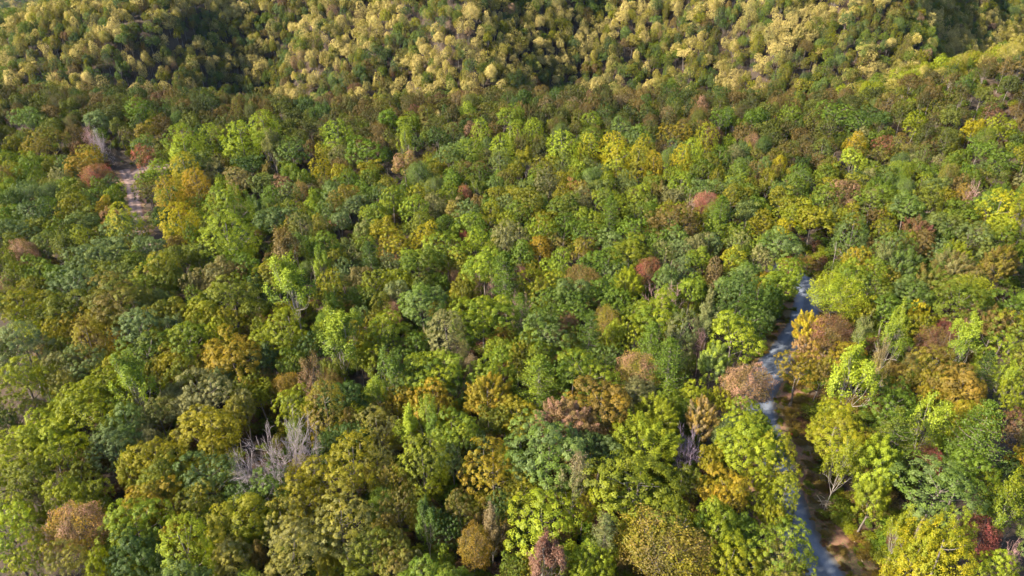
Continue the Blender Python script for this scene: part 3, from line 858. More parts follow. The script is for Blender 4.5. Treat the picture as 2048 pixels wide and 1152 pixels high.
(-67.1,116.2,11.3,17.8,'O',7,5.35,'yg','yellow-green and green oak left of the gold-topped oak'),
(-76.4,128.5,9.2,16.3,'O',9,4.22,'ko','golden olive and olive oak behind and left of the gold-topped oak'),
(-68.7,128.2,8.5,16.3,'O',19,5.36,'ky','golden olive and yellowish oak behind and left of the gold-topped oak'),
(-63.1,127.6,6.7,14.2,'O',8,3.01,'ko','golden olive and olive oak behind the gold-topped oak'),
(-55.9,111.8,12.7,18.4,'O',5,3.58,'ak','gold-topped large oak at left'),
(-62.0,114.1,6.8,14.2,'O',15,4.86,'k','nearest golden olive oak left of the gold-topped oak'),
(-84.7,110.4,8.8,15.4,'O',22,3.01,'bo','grey-green and olive oak right of the silvery oak at the left edge'),
(-89.6,109.8,6.6,14.5,'O',14,3.65,'s','sage-tan oak in front and right of the silvery oak at the left edge'),
(-93.5,103.2,10.5,17.8,'O',20,3.50,'y','yellow-green oak in front of the silvery oak at the left edge'),
(-86.4,103.8,6.3,14.9,'O',23,5.54,'sk','sage-tan-golden oak in front and right of the silvery oak at the left edge'),
(-78.1,109.0,8.7,15.2,'O',7,5.60,'ko','golden olive and olive oak right of the silvery oak at the left edge'),
(-68.9,111.7,7.8,15.5,'O',21,0.43,'k','second nearest golden olive oak left of the gold-topped oak'),
(-64.5,108.1,7.6,14.6,'O',8,0.86,'o','nearest olive oak in front and left of the gold-topped oak'),
(-79.1,103.1,8.9,16.2,'O',21,5.39,'y','second nearest yellow-green oak in front and right of the silvery oak at the left edge'),
(-69.8,100.7,8.7,21.1,'T',8,1.07,'gl','green and lime thin-crowned tree in front and left of the gold-topped oak'),
(-64.3,102.3,6.3,13.6,'O',5,2.66,'s','third nearest sage-tan oak in front and left of the gold-topped oak'),
(-57.0,101.5,9.3,16.7,'O',2,0.74,'s','nearest sage-tan oak in front and left of the gold-topped oak'),
(-59.6,98.4,7.1,14.5,'O',9,0.23,'s','second nearest sage-tan oak in front and left of the gold-topped oak'),
(-64.6,96.8,7.6,15.0,'O',23,4.24,'so','sage-tan and olive oak in front and left of the gold-topped oak'),
(-70.6,99.1,5.7,13.1,'O',10,2.08,'o','second nearest olive oak in front and left of the gold-topped oak'),
(-92.0,97.6,7.6,14.9,'O',2,1.32,'o','olive oak in front of the silvery oak at the left edge'),
(-75.9,94.9,10.9,17.6,'O',15,2.45,'y','third nearest yellow-green oak in front and right of the silvery oak at the left edge'),
(-82.3,98.4,6.1,14.2,'O',3,5.55,'y','nearest yellow-green oak in front and right of the silvery oak at the left edge'),
(-82.4,91.2,9.7,15.9,'O',13,0.71,'yl','yellow-green and lime oak in front of the silvery oak at the left edge'),
(-69.3,93.3,7.4,15.6,'O',8,0.61,'bg','grey-green and green oak behind the coral-red tree at lower left'),
(-50.2,99.2,6.2,14.7,'O',11,4.26,'ks','golden olive and sage oak behind and left of the big leafless grey tree'),
(-51.0,95.9,6.5,14.2,'O',14,1.86,'k','golden olive oak behind and left of the big leafless grey tree'),
(-51.7,104.4,5.9,14.1,'O',20,5.93,'yo','yellow-green and olive oak in front of the gold-topped oak'),
(-56.9,107.0,6.5,14.8,'O',3,4.74,'b','grey-green oak in front of the gold-topped oak'),
(-58.8,132.3,7.5,15.1,'O',21,3.10,'o','olive oak in front and left of the tall half-bare pale-green tree'),
(-48.7,120.1,11.6,17.7,'O',22,1.85,'y','yellow-green oak in front of the tall half-bare pale-green tree'),
(-49.1,133.9,12.4,24.2,'T',20,0.94,'lg','tall pale-green tree, half bare, with grey limbs showing'),
(-35.4,114.7,11.2,22.3,'T',20,2.85,'lg','pale-green-topped tree with a bare purplish-grey lower crown'),
(-41.1,133.7,6.0,17.0,'T',17,0.89,'gl','green and lime thin-crowned tree in front and right of the tall half-bare pale-green tree'),
(-28.4,136.3,5.2,12.0,'R',9,4.07,'pn','pink and brownish fine-leaved tree behind and right of the green-topped half-bare tree'),
(-20.5,132.6,11.2,17.6,'O',9,4.91,'bg','grey-green and green oak left of the large domed central oak'),
(-12.4,135.5,5.8,14.1,'M',3,4.50,'y','yellow-green upswept maple behind and left of the large domed central oak'),
(-5.9,125.7,12.9,19.3,'O',17,3.62,'gy','large domed yellow-green oak near the centre'),
(-13.4,119.9,9.3,18.2,'P',3,1.67,'s','sage-tan egg-crowned tree in front and left of the large domed central oak'),
(-26.4,120.5,11.1,17.3,'O',4,0.26,'gy','green and yellowish oak right of the green-topped half-bare tree'),
(-20.3,118.6,7.0,14.7,'O',7,4.37,'g','green oak in front and left of the large domed central oak'),
(-27.1,115.2,6.8,14.5,'O',2,2.22,'yo','yellow-green and olive oak in front and right of the green-topped half-bare tree'),
(-51.0,113.4,6.5,14.9,'O',3,0.95,'db','dark green and greyish oak right of the gold-topped oak'),
(-44.9,112.5,7.3,15.0,'O',21,0.71,'go','green and olive oak in front and left of the green-topped half-bare tree'),
(-42.0,116.3,6.9,15.0,'O',23,0.70,'d','dark green oak in front and left of the green-topped half-bare tree'),
(-44.7,107.0,5.4,12.6,'R',18,2.62,'na','brown and amber fine-leaved tree behind the big leafless grey tree'),
(-38.8,104.4,6.6,18.7,'T',23,0.81,'np','brown and pinkish thin-crowned tree in front and left of the green-topped half-bare tree'),
(-36.2,109.6,5.0,12.1,'R',12,5.01,'n','brown fine-leaved tree in front of the green-topped half-bare tree'),
(-40.3,98.7,8.2,15.2,'O',14,5.60,'y','yellow-green oak behind the big leafless grey tree'),
(-33.6,95.7,8.5,18.5,'P',12,1.98,'kn','golden olive and brownish egg-crowned tree behind and right of the big leafless grey tree'),
(-31.3,100.2,9.3,17.1,'O',21,4.44,'d','dark green oak in front of the green-topped half-bare tree'),
(-25.5,101.6,5.2,17.6,'T',21,3.04,'lg','lime and green thin-crowned tree in front and right of the green-topped half-bare tree'),
(-22.9,106.1,8.0,19.8,'T',23,3.98,'g','green thin-crowned tree in front and right of the green-topped half-bare tree'),
(-15.0,107.5,12.3,17.7,'O',21,1.47,'yg','yellow-green and green oak in front and left of the large domed central oak'),
(-19.4,106.1,7.5,14.6,'O',20,2.89,'bg','grey-green and green oak in front and right of the green-topped half-bare tree'),
(-11.7,106.8,6.3,13.8,'O',16,1.33,'gb','green and greyish oak in front of the large domed central oak'),
(-4.4,108.8,8.9,16.6,'O',20,5.95,'yg','yellow-green and green oak in front of the large domed central oak'),
(-2.2,117.5,7.1,14.2,'O',9,6.02,'gy','green and yellowish oak in front of the large domed central oak'),
(-8.7,114.1,4.1,11.7,'R',4,2.93,'t','tan fine-leaved tree in front of the large domed central oak'),
(-20.6,102.2,6.3,13.6,'O',1,0.16,'ak','amber and golden oak in front and right of the green-topped half-bare tree'),
(-15.7,101.4,7.3,15.1,'O',16,0.49,'ak','amber and golden oak in front and left of the large domed central oak'),
(-4.6,101.0,8.8,16.6,'M',22,4.35,'ak','amber and golden upswept maple in front of the large domed central oak'),
(-15.3,96.2,5.2,16.3,'T',19,4.87,'l','lime thin-crowned tree in front and right of the green-topped half-bare tree'),
(-18.9,93.0,5.9,16.8,'T',2,4.65,'l','lime thin-crowned tree behind the narrow dark green tree'),
(-3.4,96.3,6.1,14.5,'O',13,4.39,'o','olive oak left of the large rust-brown oak'),
(1.8,132.5,6.5,17.0,'B',2,3.12,'p','pinkish leafless tree in front and right of the dark green central pine'),
(2.3,127.5,6.7,18.7,'N',17,5.35,'g','green pine right of the large domed central oak'),
(7.0,120.6,11.6,17.4,'O',15,1.91,'bg','grey-green and green oak right of the large domed central oak'),
(5.8,115.8,7.5,14.6,'O',1,4.52,'yg','yellow-green and green oak in front and right of the large domed central oak'),
(9.4,135.0,7.6,14.9,'O',12,1.41,'g','nearest green oak in front and right of the dark green central pine'),
(15.0,133.3,7.6,14.3,'O',6,1.62,'g','second nearest green oak in front and right of the dark green central pine'),
(16.0,119.9,6.8,18.2,'N',14,3.35,'dg','dark green and green pine behind and left of the small coral-pink tree'),
(12.8,132.6,4.6,11.3,'R',0,1.07,'pn','pink and brownish fine-leaved tree in front and right of the dark green central pine'),
(21.6,130.0,7.2,13.6,'R',5,4.00,'nk','brown and golden fine-leaved tree behind and left of the small coral-pink tree'),
(22.8,124.8,6.6,13.9,'O',19,1.06,'ly','lime and yellowish oak behind the small coral-pink tree'),
(28.6,132.0,7.3,14.7,'O',10,2.56,'gy','green and yellowish oak in front and left of the lilac-grey leafless treetop'),
(32.5,127.8,10.9,17.8,'O',1,1.50,'gy','green and yellowish oak in front of the lilac-grey leafless treetop'),
(28.0,116.2,7.7,18.6,'N',15,0.17,'g','green pine behind the small coral-pink tree'),
(35.4,121.1,8.5,18.4,'P',7,1.52,'sb','sage-tan and greyish egg-crowned tree in front of the lilac-grey leafless treetop'),
(44.4,129.4,7.1,18.6,'T',6,1.03,'sb','sage-tan-greyish thin-crowned tree behind and left of the bright round oak by the shaded road'),
(40.9,122.0,5.3,15.9,'B',2,5.73,'p','pinkish leafless tree left of the bright round oak by the shaded road'),
(46.5,118.9,12.4,18.7,'O',23,1.83,'yl','bright yellow-green round oak left of the shaded road'),
(40.9,112.8,7.6,15.9,'M',14,4.96,'bl','grey-green-lime upswept maple in front and left of the bright round oak by the shaded road'),
(25.1,111.2,8.2,15.3,'R',15,1.57,'pk','small coral-pink tree among green oaks'),
(19.3,115.3,5.9,13.6,'O',10,3.95,'gb','green and greyish oak behind and left of the small coral-pink tree'),
(14.1,105.4,11.7,17.7,'O',2,0.36,'yg','yellow-green and green oak behind and left of the large rust-brown oak'),
(12.8,112.6,6.5,14.3,'O',2,3.72,'g','green oak behind and left of the large rust-brown oak'),
(4.8,103.2,8.6,19.4,'N',0,4.28,'gl','green and lime pine left of the large rust-brown oak'),
(30.8,107.5,9.1,20.0,'N',16,0.23,'g','green pine right of the small coral-pink tree'),
(34.7,103.6,7.0,14.0,'O',20,3.20,'y','yellow-green oak left of the dusty pink tree by the road'),
(45.9,106.0,10.2,16.1,'R',11,5.90,'pn','dusty pink tree hanging over the gravel road'),
(23.3,102.5,7.9,14.6,'O',9,4.72,'s','sage-tan oak in front of the small coral-pink tree'),
(29.3,100.4,6.2,14.3,'O',12,0.55,'yg','yellow-green and green oak behind and right of the bright lime-yellow maple'),
(16.1,97.5,12.6,18.2,'O',13,0.72,'na','large rust-brown oak near the centre'),
(9.9,93.5,11.0,17.3,'M',10,3.37,'np','brown and pinkish upswept maple in front and left of the large rust-brown oak'),
(1.9,96.6,6.9,15.0,'O',12,1.10,'k','golden olive oak left of the large rust-brown oak'),
(14.5,93.3,5.7,14.1,'O',23,2.42,'n','brown oak in front of the large rust-brown oak'),
(34.8,96.8,6.3,14.8,'M',11,5.80,'at','amber and tan upswept maple behind the purplish leafless tree'),
(26.2,96.8,8.1,15.2,'M',13,2.75,'y','yellow-green upswept maple behind the bright lime-yellow maple'),
(43.4,97.0,6.7,14.4,'O',22,3.02,'yg','nearest yellow-green and green oak in front of the dusty pink tree by the road'),
(66.4,126.6,7.1,14.4,'M',5,3.18,'aY','amber and yellow upswept maple behind and left of the maroon domed tree'),
(68.8,124.3,9.4,15.9,'R',22,4.38,'vn','dense maroon dome-shaped tree right of the road'),
(74.1,122.2,6.1,18.6,'T',1,0.97,'sg','sage-tan and green thin-crowned tree right of the maroon domed tree'),
(85.8,132.0,8.7,15.3,'O',22,4.25,'g','green oak right of the pale lime roadside tree'),
(79.2,118.5,7.1,19.4,'T',1,5.52,'lg','lime and green thin-crowned tree right of the maroon domed tree'),
(85.5,125.6,5.5,17.9,'T',14,2.93,'l','lime thin-crowned tree in front and right of the pale lime roadside tree'),
(90.2,125.4,6.3,14.7,'O',20,2.10,'yk','yellow-green and golden oak behind and left of the large orange-brown oak'),
(58.5,112.1,6.7,14.3,'O',2,1.22,'ka','golden olive and amber oak in front and left of the maroon domed tree'),
(62.0,118.3,6.0,14.4,'O',3,2.13,'pa','pink and amber oak in front and left of the maroon domed tree'),
(62.5,111.2,5.8,13.6,'O',14,0.51,'nk','brown and golden oak behind and left of the lime tree with pale limbs'),
(68.6,112.8,9.2,16.5,'O',7,4.32,'ka','golden olive and amber oak behind the lime tree with pale limbs'),
(62.7,101.2,11.1,23.6,'T',20,0.90,'l','lime-green tree with pale trunks and limbs showing through'),
(72.9,109.2,5.7,18.2,'T',3,1.44,'tk','tan and golden thin-crowned tree behind and right of the lime tree with pale limbs'),
(83.5,110.4,9.0,16.9,'O',7,5.34,'kn','golden olive and brownish oak behind and left of the large orange-brown oak'),
(92.4,115.7,8.6,20.2,'T',16,4.91,'lg','lime and green thin-crowned tree behind the large orange-brown oak'),
(90.5,120.6,7.8,14.4,'R',17,4.91,'vn','maroon and brownish fine-leaved tree behind and left of the large orange-brown oak'),
(96.9,126.8,5.6,12.5,'R',19,0.50,'vr','maroon and reddish fine-leaved tree behind the large orange-brown oak'),
(102.9,129.3,5.7,14.2,'M',3,3.76,'pn','pink and brownish upswept maple behind the large orange-brown oak'),
(106.1,125.8,7.5,15.6,'M',3,1.25,'n','brown upswept maple behind and right of the large orange-brown oak'),
(108.2,122.2,8.5,16.4,'O',2,0.68,'kg','golden olive and green oak behind and right of the large orange-brown oak'),
(98.6,114.1,7.0,16.1,'P',21,3.86,'l','lime egg-crowned tree behind and right of the large orange-brown oak'),
(96.3,105.8,5.3,17.3,'T',21,5.47,'l','lime thin-crowned tree right of the large orange-brown oak'),
(85.9,103.4,10.3,16.7,'O',19,4.15,'an','large orange-brown oak on the right'),
(81.7,105.0,6.4,14.7,'O',9,5.25,'nk','brown and golden oak left of the large orange-brown oak'),
(93.4,108.3,5.2,16.9,'N',12,1.29,'d','dark green pine behind and right of the large orange-brown oak'),
(95.5,102.3,6.3,14.3,'O',14,1.88,'y','yellow-green oak right of the large orange-brown oak'),
(70.4,98.3,9.4,16.6,'O',10,2.17,'g','green oak in front and right of the lime tree with pale limbs'),
(82.7,94.6,8.5,16.1,'O',11,2.66,'ya','yellow-green and amber oak in front of the large orange-brown oak'),
(73.1,92.5,8.0,19.9,'T',19,3.26,'l','lime thin-crowned tree behind the small brick-red tree'),
(90.2,95.2,6.2,14.0,'O',2,1.58,'vn','maroon and brownish oak in front and right of the large orange-brown oak'),
(-133.4,176.5,11.3,17.5,'O',6,5.67,'bd','grey-green-dark oak in front and left of the pink-red tree by the left road'),
(-125.7,182.7,9.0,16.9,'O',15,6.26,'ko','golden olive-olive oak in front and left of the pink-red tree by the left road'),
(-141.8,176.6,7.6,15.3,'O',1,1.22,'g','green oak in front and left of the pink-red tree by the left road'),
(-132.9,166.2,9.7,16.1,'O',15,2.72,'b','grey-green oak in front and left of the pink-red tree by the left road'),
(-122.5,168.7,8.5,15.5,'O',23,1.24,'go','green-olive oak in front and left of the pink-red tree by the left road'),
(-118.9,173.5,9.5,16.1,'O',13,2.79,'bo','grey-green and olive oak in front of the pink-red tree by the left road'),
(-108.3,171.6,9.4,15.9,'O',15,4.79,'gb','green and greyish oak in front of the pink-red tree by the left road'),
(-104.4,169.9,9.7,19.1,'P',12,6.15,'Yl','yellow and lime egg-crowned tree left of the bright yellow tree at left'),
(-90.7,171.7,8.9,18.7,'P',11,5.92,'Y','bright yellow egg-shaped tree near the left road'),
(-101.3,190.4,9.3,19.3,'P',7,2.26,'ka','golden olive and amber egg-crowned tree behind the bright yellow tree at left'),
(-79.2,179.0,12.5,22.0,'P',9,0.18,'lg','lime and green egg-crowned tree behind the wide lime tree at left'),
(-74.6,161.9,12.0,20.5,'P',11,5.07,'l','wide lime-green tree in the left middle distance'),
(-123.1,161.4,7.5,14.7,'O',7,5.84,'bo','grey-green-olive oak in front and left of the pink-red tree by the left road'),
(-113.7,155.8,7.3,19.0,'T',17,0.13,'o','olive thin-crowned tree in front of the pink-red tree by the left road'),
(-126.0,157.7,7.4,14.5,'R',0,1.28,'pn','pink and brownish fine-leaved tree behind the silvery oak at the left edge'),
(-105.5,160.2,8.1,14.8,'O',5,1.50,'b','second nearest grey-green oak left of the bright yellow tree at left'),
(-102.3,166.9,7.3,14.6,'O',10,5.25,'b','nearest grey-green oak left of the bright yellow tree at left'),
(-94.8,158.9,8.2,15.7,'O',3,2.83,'b','grey-green oak in front and left of the bright yellow tree at left'),
(-106.7,153.1,9.4,15.6,'O',1,3.94,'b','grey-green oak in front of the pink-red tree by the left road'),
(-100.5,152.6,8.3,15.9,'O',18,1.55,'bo','grey-green and olive oak in front and left of the bright yellow tree at left'),
(-94.7,153.7,8.2,14.9,'O',13,3.20,'og','olive and green oak in front and left of the bright yellow tree at left'),
(-84.6,153.5,8.6,16.4,'O',17,0.84,'o','nearest olive oak in front of the bright yellow tree at left'),
(-81.8,158.8,7.0,14.0,'O',1,0.11,'bo','grey-green and olive oak in front and right of the bright yellow tree at left'),
(-65.9,150.8,8.5,15.6,'O',20,1.07,'g','green oak in front and right of the wide lime tree at left'),
(-116.7,147.1,8.9,15.5,'O',21,0.88,'go','green and olive oak behind the silvery oak at the left edge'),
(-109.4,144.7,6.9,15.1,'O',3,2.56,'g','green oak behind and right of the silvery oak at the left edge'),
(-119.8,143.4,7.9,15.1,'O',14,1.75,'o','olive oak behind the silvery oak at the left edge'),
(-122.1,143.6,5.3,12.0,'R',9,6.02,'p','pink fine-leaved tree behind the silvery oak at the left edge'),
(-112.6,139.2,7.7,14.5,'O',15,5.34,'ko','golden olive and olive oak behind the silvery oak at the left edge'),
(-101.4,137.5,10.5,17.7,'O',18,3.85,'b','grey-green oak behind and right of the silvery oak at the left edge'),
(-98.3,145.2,8.8,15.2,'O',18,3.75,'o','olive oak in front and left of the bright yellow tree at left'),
(-93.1,144.0,8.7,15.3,'O',4,1.76,'ob','olive and greyish oak in front and left of the bright yellow tree at left'),
(-85.2,145.5,10.7,17.6,'O',8,0.64,'kg','golden olive and green oak in front of the bright yellow tree at left'),
(-82.3,143.0,8.7,16.2,'O',11,0.21,'o','second nearest olive oak in front of the bright yellow tree at left'),
(-75.5,144.1,6.9,14.6,'O',20,2.81,'ns','brown and sage oak in front and left of the wide lime tree at left'),
(-71.5,147.1,9.4,16.1,'O',11,1.14,'ns','brown and sage oak in front of the wide lime tree at left'),
(-81.2,135.6,7.1,14.4,'O',1,5.93,'ob','olive and greyish oak in front of the bright yellow tree at left'),
(-64.4,134.6,12.6,18.3,'O',12,3.49,'o','olive oak in front of the wide lime tree at left'),
(-69.1,197.2,8.3,16.4,'O',2,3.11,'bo','grey-green and olive oak behind the brown half-bare tree'),
(-50.2,196.7,9.6,16.5,'O',23,3.97,'kn','golden olive and brownish oak behind and right of the brown half-bare tree'),
(-64.0,187.6,8.0,15.0,'O',15,2.90,'kg','golden olive and green oak behind the brown half-bare tree'),
(-66.6,176.4,11.1,17.2,'O',17,0.30,'bd','grey-green and dark oak behind the brown half-bare tree'),
(-58.1,172.1,7.2,16.7,'P',9,1.19,'so','sage-tan and olive egg-crowned tree behind and right of the brown half-bare tree'),
(-58.0,154.8,10.8,23.3,'T',17,1.35,'n','brown half-bare tree behind the tall pale-green one'),
(-52.7,159.4,5.7,17.9,'T',13,2.45,'gl','green and lime thin-crowned tree right of the brown half-bare tree'),
(-49.0,160.7,9.5,17.3,'O',8,0.66,'go','green and olive oak right of the brown half-bare tree'),
(-39.6,185.9,8.6,15.2,'O',9,0.80,'yg','yellow-green and green oak behind and right of the brown half-bare tree'),
(-36.3,174.8,8.7,15.7,'O',19,0.48,'k','golden olive oak right of the brown half-bare tree'),
(-36.4,194.5,8.2,16.3,'O',7,0.40,'gy','green and yellowish oak behind and right of the brown half-bare tree'),
(-29.2,197.4,8.3,15.7,'O',15,0.65,'ky','golden olive and yellowish oak behind and left of the dark green central pine'),
(-28.7,187.5,8.6,16.4,'O',15,0.13,'lg','third nearest lime and green oak behind and left of the dark green central pine'),
(-17.0,188.5,8.0,15.3,'O',13,2.91,'kt','golden olive and tan oak behind and left of the dark green central pine'),
(-14.8,206.1,4.7,11.8,'R',14,0.94,'nr','brown and reddish fine-leaved tree behind the dark green central pine'),
(-12.2,177.6,8.6,15.9,'O',23,5.33,'lg','second nearest lime and green oak behind and left of the dark green central pine'),
(-5.7,185.0,7.9,15.9,'O',4,0.33,'ky','golden olive and yellowish oak behind the dark green central pine'),
(-31.4,164.9,9.2,15.7,'O',18,0.09,'ya','yellow-green and amber oak right of the brown half-bare tree'),
(-23.2,169.8,8.0,16.0,'O',12,6.23,'kY','golden olive and yellow oak behind and left of the dark green central pine'),
(-25.2,175.9,8.8,16.3,'O',16,4.38,'o','olive oak behind and left of the dark green central pine'),
(-17.3,160.3,11.2,17.2,'O',14,3.39,'lg','nearest lime and green oak behind and left of the dark green central pine'),
(-14.1,176.3,3.6,10.7,'R',10,3.71,'r','red fine-leaved tree behind and left of the dark green central pine'),
(-39.0,162.3,7.7,15.5,'O',23,5.88,'og','olive and green oak right of the brown half-bare tree'),
(-35.5,153.7,5.9,18.3,'N',8,1.15,'d','dark green pine right of the tall half-bare pale-green tree'),
(-45.5,157.0,7.4,15.1,'O',7,4.60,'ko','golden olive and olive oak behind and right of the tall half-bare pale-green tree'),
(-48.1,151.4,6.3,17.7,'T',20,1.56,'gl','green and lime thin-crowned tree behind and right of the tall half-bare pale-green tree'),
(-37.9,148.2,7.1,14.3,'O',19,3.32,'sn','sage-tan and brownish oak right of the tall half-bare pale-green tree'),
(-22.4,151.3,11.8,18.0,'O',19,0.32,'og','olive and green oak left of the dark green central pine'),
(-14.4,156.2,8.5,15.6,'O',17,5.32,'ko','golden olive and olive oak behind and left of the dark green central pine'),
(-6.8,150.7,9.9,17.2,'O',1,1.48,'gl','green and lime oak behind and left of the dark green central pine'),
(-33.3,145.8,7.0,14.5,'O',6,0.35,'yo','yellow-green and olive oak behind and right of the green-topped half-bare tree'),
(-36.4,138.6,7.8,14.5,'O',11,3.17,'go','green and olive oak behind the green-topped half-bare tree'),
(-31.5,137.1,6.7,14.3,'O',11,5.70,'kd','golden olive and dark oak behind and right of the green-topped half-bare tree'),
(-27.1,140.6,6.8,14.8,'O',3,3.67,'sb','sage-tan and greyish oak behind and right of the green-topped half-bare tree'),
(-14.4,153.5,4.5,11.2,'R',7,0.00,'np','brown and pinkish fine-leaved tree left of the dark green central pine'),
(-11.9,142.5,7.4,14.5,'O',0,3.38,'ko','golden olive and olive oak behind and left of the large domed central oak'),
(-8.2,144.7,3.5,14.9,'B',2,2.79,'p','pinkish leafless tree left of the dark green central pine'),
(-5.2,148.3,4.1,14.6,'B',2,5.26,'p','pinkish leafless tree behind and left of the dark green central pine'),
(-1.1,139.7,9.6,22.4,'N',14,2.13,'g','dark green pine near the middle of the picture'),
(5.4,192.0,9.4,16.5,'O',16,5.53,'ok','olive and golden oak behind the dark green central pine'),
(2.3,183.7,9.1,16.0,'O',15,0.87,'og','olive and green oak behind the dark green central pine'),
(15.8,189.6,9.3,16.0,'O',17,1.19,'go','green and olive oak in front and left of the far yellow clump'),
(21.7,180.8,9.0,16.0,'O',11,2.40,'gy','green and yellowish oak in front and left of the far yellow clump'),
(27.5,178.2,7.7,19.4,'N',5,2.97,'g','green pine in front of the far yellow clump'),
(29.5,191.5,9.4,15.8,'O',6,3.21,'yg','yellow-green and green oak in front and left of the far yellow clump'),
(38.1,193.9,9.5,16.3,'O',20,5.96,'ol','olive and lime oak in front of the far yellow clump'),
(36.2,181.5,9.0,16.9,'O',22,5.51,'og','olive and green oak left of the pinkish red tree'),
(44.0,174.2,12.4,19.3,'O',20,5.62,'n','brown oak in front and left of the pinkish red tree'),
(58.9,192.8,7.9,14.8,'R',10,4.05,'pr','pinkish red tree in the middle distance'),
(53.7,189.1,5.0,16.1,'B',2,5.55,'p','pinkish leafless tree left of the pinkish red tree'),
(58.3,176.1,9.0,20.0,'N',16,0.17,'g','green pine in front and right of the pinkish red tree'),
(67.5,182.8,9.0,16.7,'O',5,1.46,'bo','grey-green and olive oak right of the pinkish red tree'),
(68.0,195.3,9.5,16.2,'O',14,4.15,'ko','golden olive and olive oak behind and right of the pinkish red tree'),
(20.2,171.8,8.6,15.6,'O',18,0.83,'g','green oak behind and right of the dark green central pine'),
(7.7,170.5,10.0,16.5,'O',18,5.39,'gy','green and yellowish oak behind and right of the dark green central pine'),
(33.3,171.3,8.6,16.5,'O',12,5.29,'g','green oak in front and left of the pinkish red tree'),
(45.0,170.2,8.9,15.7,'O',1,2.05,'bg','grey-green and green oak in front and left of the pinkish red tree'),
(23.0,153.8,10.6,16.5,'O',12,2.30,'g','green oak behind and left of the lilac-grey leafless treetop'),
(31.0,159.0,10.8,16.9,'O',9,1.57,'oy','olive and yellowish oak behind and left of the lilac-grey leafless treetop'),
(11.9,152.7,8.6,16.2,'O',6,1.38,'lg','lime and green oak behind and right of the dark green central pine'),
(7.3,142.1,10.0,16.7,'O',18,1.06,'yk','yellow-green and golden oak right of the dark green central pine'),
(17.4,147.3,9.0,15.2,'R',6,1.35,'n','brown fine-leaved tree right of the dark green central pine'),
(34.8,152.8,7.8,14.5,'R',19,1.46,'nr','brown and reddish fine-leaved tree behind and left of the lilac-grey leafless treetop'),
(37.6,147.6,7.6,15.2,'O',19,1.11,'gb','green and greyish oak behind the lilac-grey leafless treetop'),
(48.4,157.2,8.1,15.1,'O',11,0.35,'yg','yellow-green and green oak behind and right of the lilac-grey leafless treetop'),
(28.2,145.2,8.1,15.2,'M',4,5.34,'y','yellow-green upswept maple behind and left of the lilac-grey leafless treetop'),
(21.4,139.8,8.6,15.8,'O',17,0.95,'g','second nearest green oak left of the lilac-grey leafless treetop'),
(12.9,136.9,10.2,17.7,'O',11,3.09,'gb','green and greyish oak right of the dark green central pine'),
(24.9,136.6,7.1,14.9,'O',20,1.28,'g','nearest green oak left of the lilac-grey leafless treetop'),
(34.5,132.5,10.4,19.0,'B',2,3.72,'p','lilac-grey leafless treetop among green oaks'),
(42.9,142.0,8.2,15.7,'O',21,5.56,'gl','green and lime oak behind and right of the lilac-grey leafless treetop'),
(51.4,143.2,8.2,15.6,'O',13,5.25,'bg','grey-green and green oak behind the bright round oak by the shaded road'),
(52.5,136.6,9.2,18.7,'P',9,5.80,'d','dark green egg-crowned tree behind the bright round oak by the shaded road'),
(58.6,147.5,8.4,15.6,'O',17,4.62,'bg','grey-green and green oak left of the crimson roadside tree'),
(2.0,153.1,5.1,11.7,'R',9,4.38,'vp','maroon and pinkish fine-leaved tree behind and right of the dark green central pine'),
(81.5,194.6,9.5,16.2,'O',5,2.01,'ko','golden olive and olive oak in front of the far rosy tree'),
(83.8,188.2,9.2,16.6,'O',5,3.40,'kg','golden olive and green oak behind the crimson roadside tree'),
(86.3,179.4,11.3,17.6,'O',13,3.47,'ky','golden olive and yellowish oak behind the crimson roadside tree'),
(95.2,194.6,9.5,16.2,'O',23,0.34,'og','olive and green oak behind the crimson roadside tree'),
(108.8,191.5,10.9,17.5,'O',12,5.45,'og','olive and green oak behind and left of the maroon maple at right'),
(114.6,183.5,11.5,18.6,'O',3,1.33,'bg','grey-green and green oak behind the maroon maple at right'),
(119.4,173.7,11.5,17.2,'O',11,2.73,'bo','grey-green and olive oak behind and right of the maroon maple at right'),
(128.5,181.3,11.9,17.7,'O',21,1.17,'go','green and olive oak left of the yellow tree at the right edge'),
(126.5,193.3,9.4,16.5,'O',16,5.95,'o','olive oak behind the maroon maple at right'),
(141.9,198.9,6.8,17.4,'B',2,2.16,'p','pinkish leafless tree behind and left of the yellow tree at the right edge'),
(140.3,180.7,11.6,19.6,'P',14,2.10,'Yl','yellow broad tree at the right edge'),
(145.8,181.4,6.3,15.9,'B',0,1.04,'t','grey leafless tree right of the yellow tree at the right edge'),
(91.4,166.5,9.2,18.6,'P',8,6.25,'gb','green and greyish egg-crowned tree left of the maroon maple at right'),
(103.2,172.3,8.6,15.3,'O',14,4.68,'kg','golden olive and green oak left of the maroon maple at right'),
(112.3,171.0,8.9,16.0,'M',21,3.61,'vn','maroon upswept maple at right in the middle distance'),
(124.8,166.9,10.1,17.1,'O',6,4.97,'bo','grey-green-olive oak in front and left of the yellow tree at the right edge'),
(131.4,164.7,10.5,16.5,'O',23,5.99,'go','green and olive oak in front of the yellow tree at the right edge'),
(104.5,164.5,7.8,15.8,'O',23,4.05,'gk','green and golden oak in front and left of the maroon maple at right'),
(69.6,161.2,11.2,18.1,'O',11,1.27,'gb','green and greyish oak behind the crimson roadside tree'),
(71.7,155.8,5.7,12.5,'R',9,0.94,'r','crimson small tree where the right road bends'),
(64.5,143.3,10.3,17.1,'O',21,5.12,'lg','lime and green oak in front and left of the crimson roadside tree'),
(94.3,154.0,6.4,18.3,'T',21,0.87,'sg','sage-tan and green thin-crowned tree in front and left of the maroon maple at right'),
(97.6,151.1,10.5,16.3,'M',2,3.95,'bg','grey-green and green upswept maple in front of the maroon maple at right'),
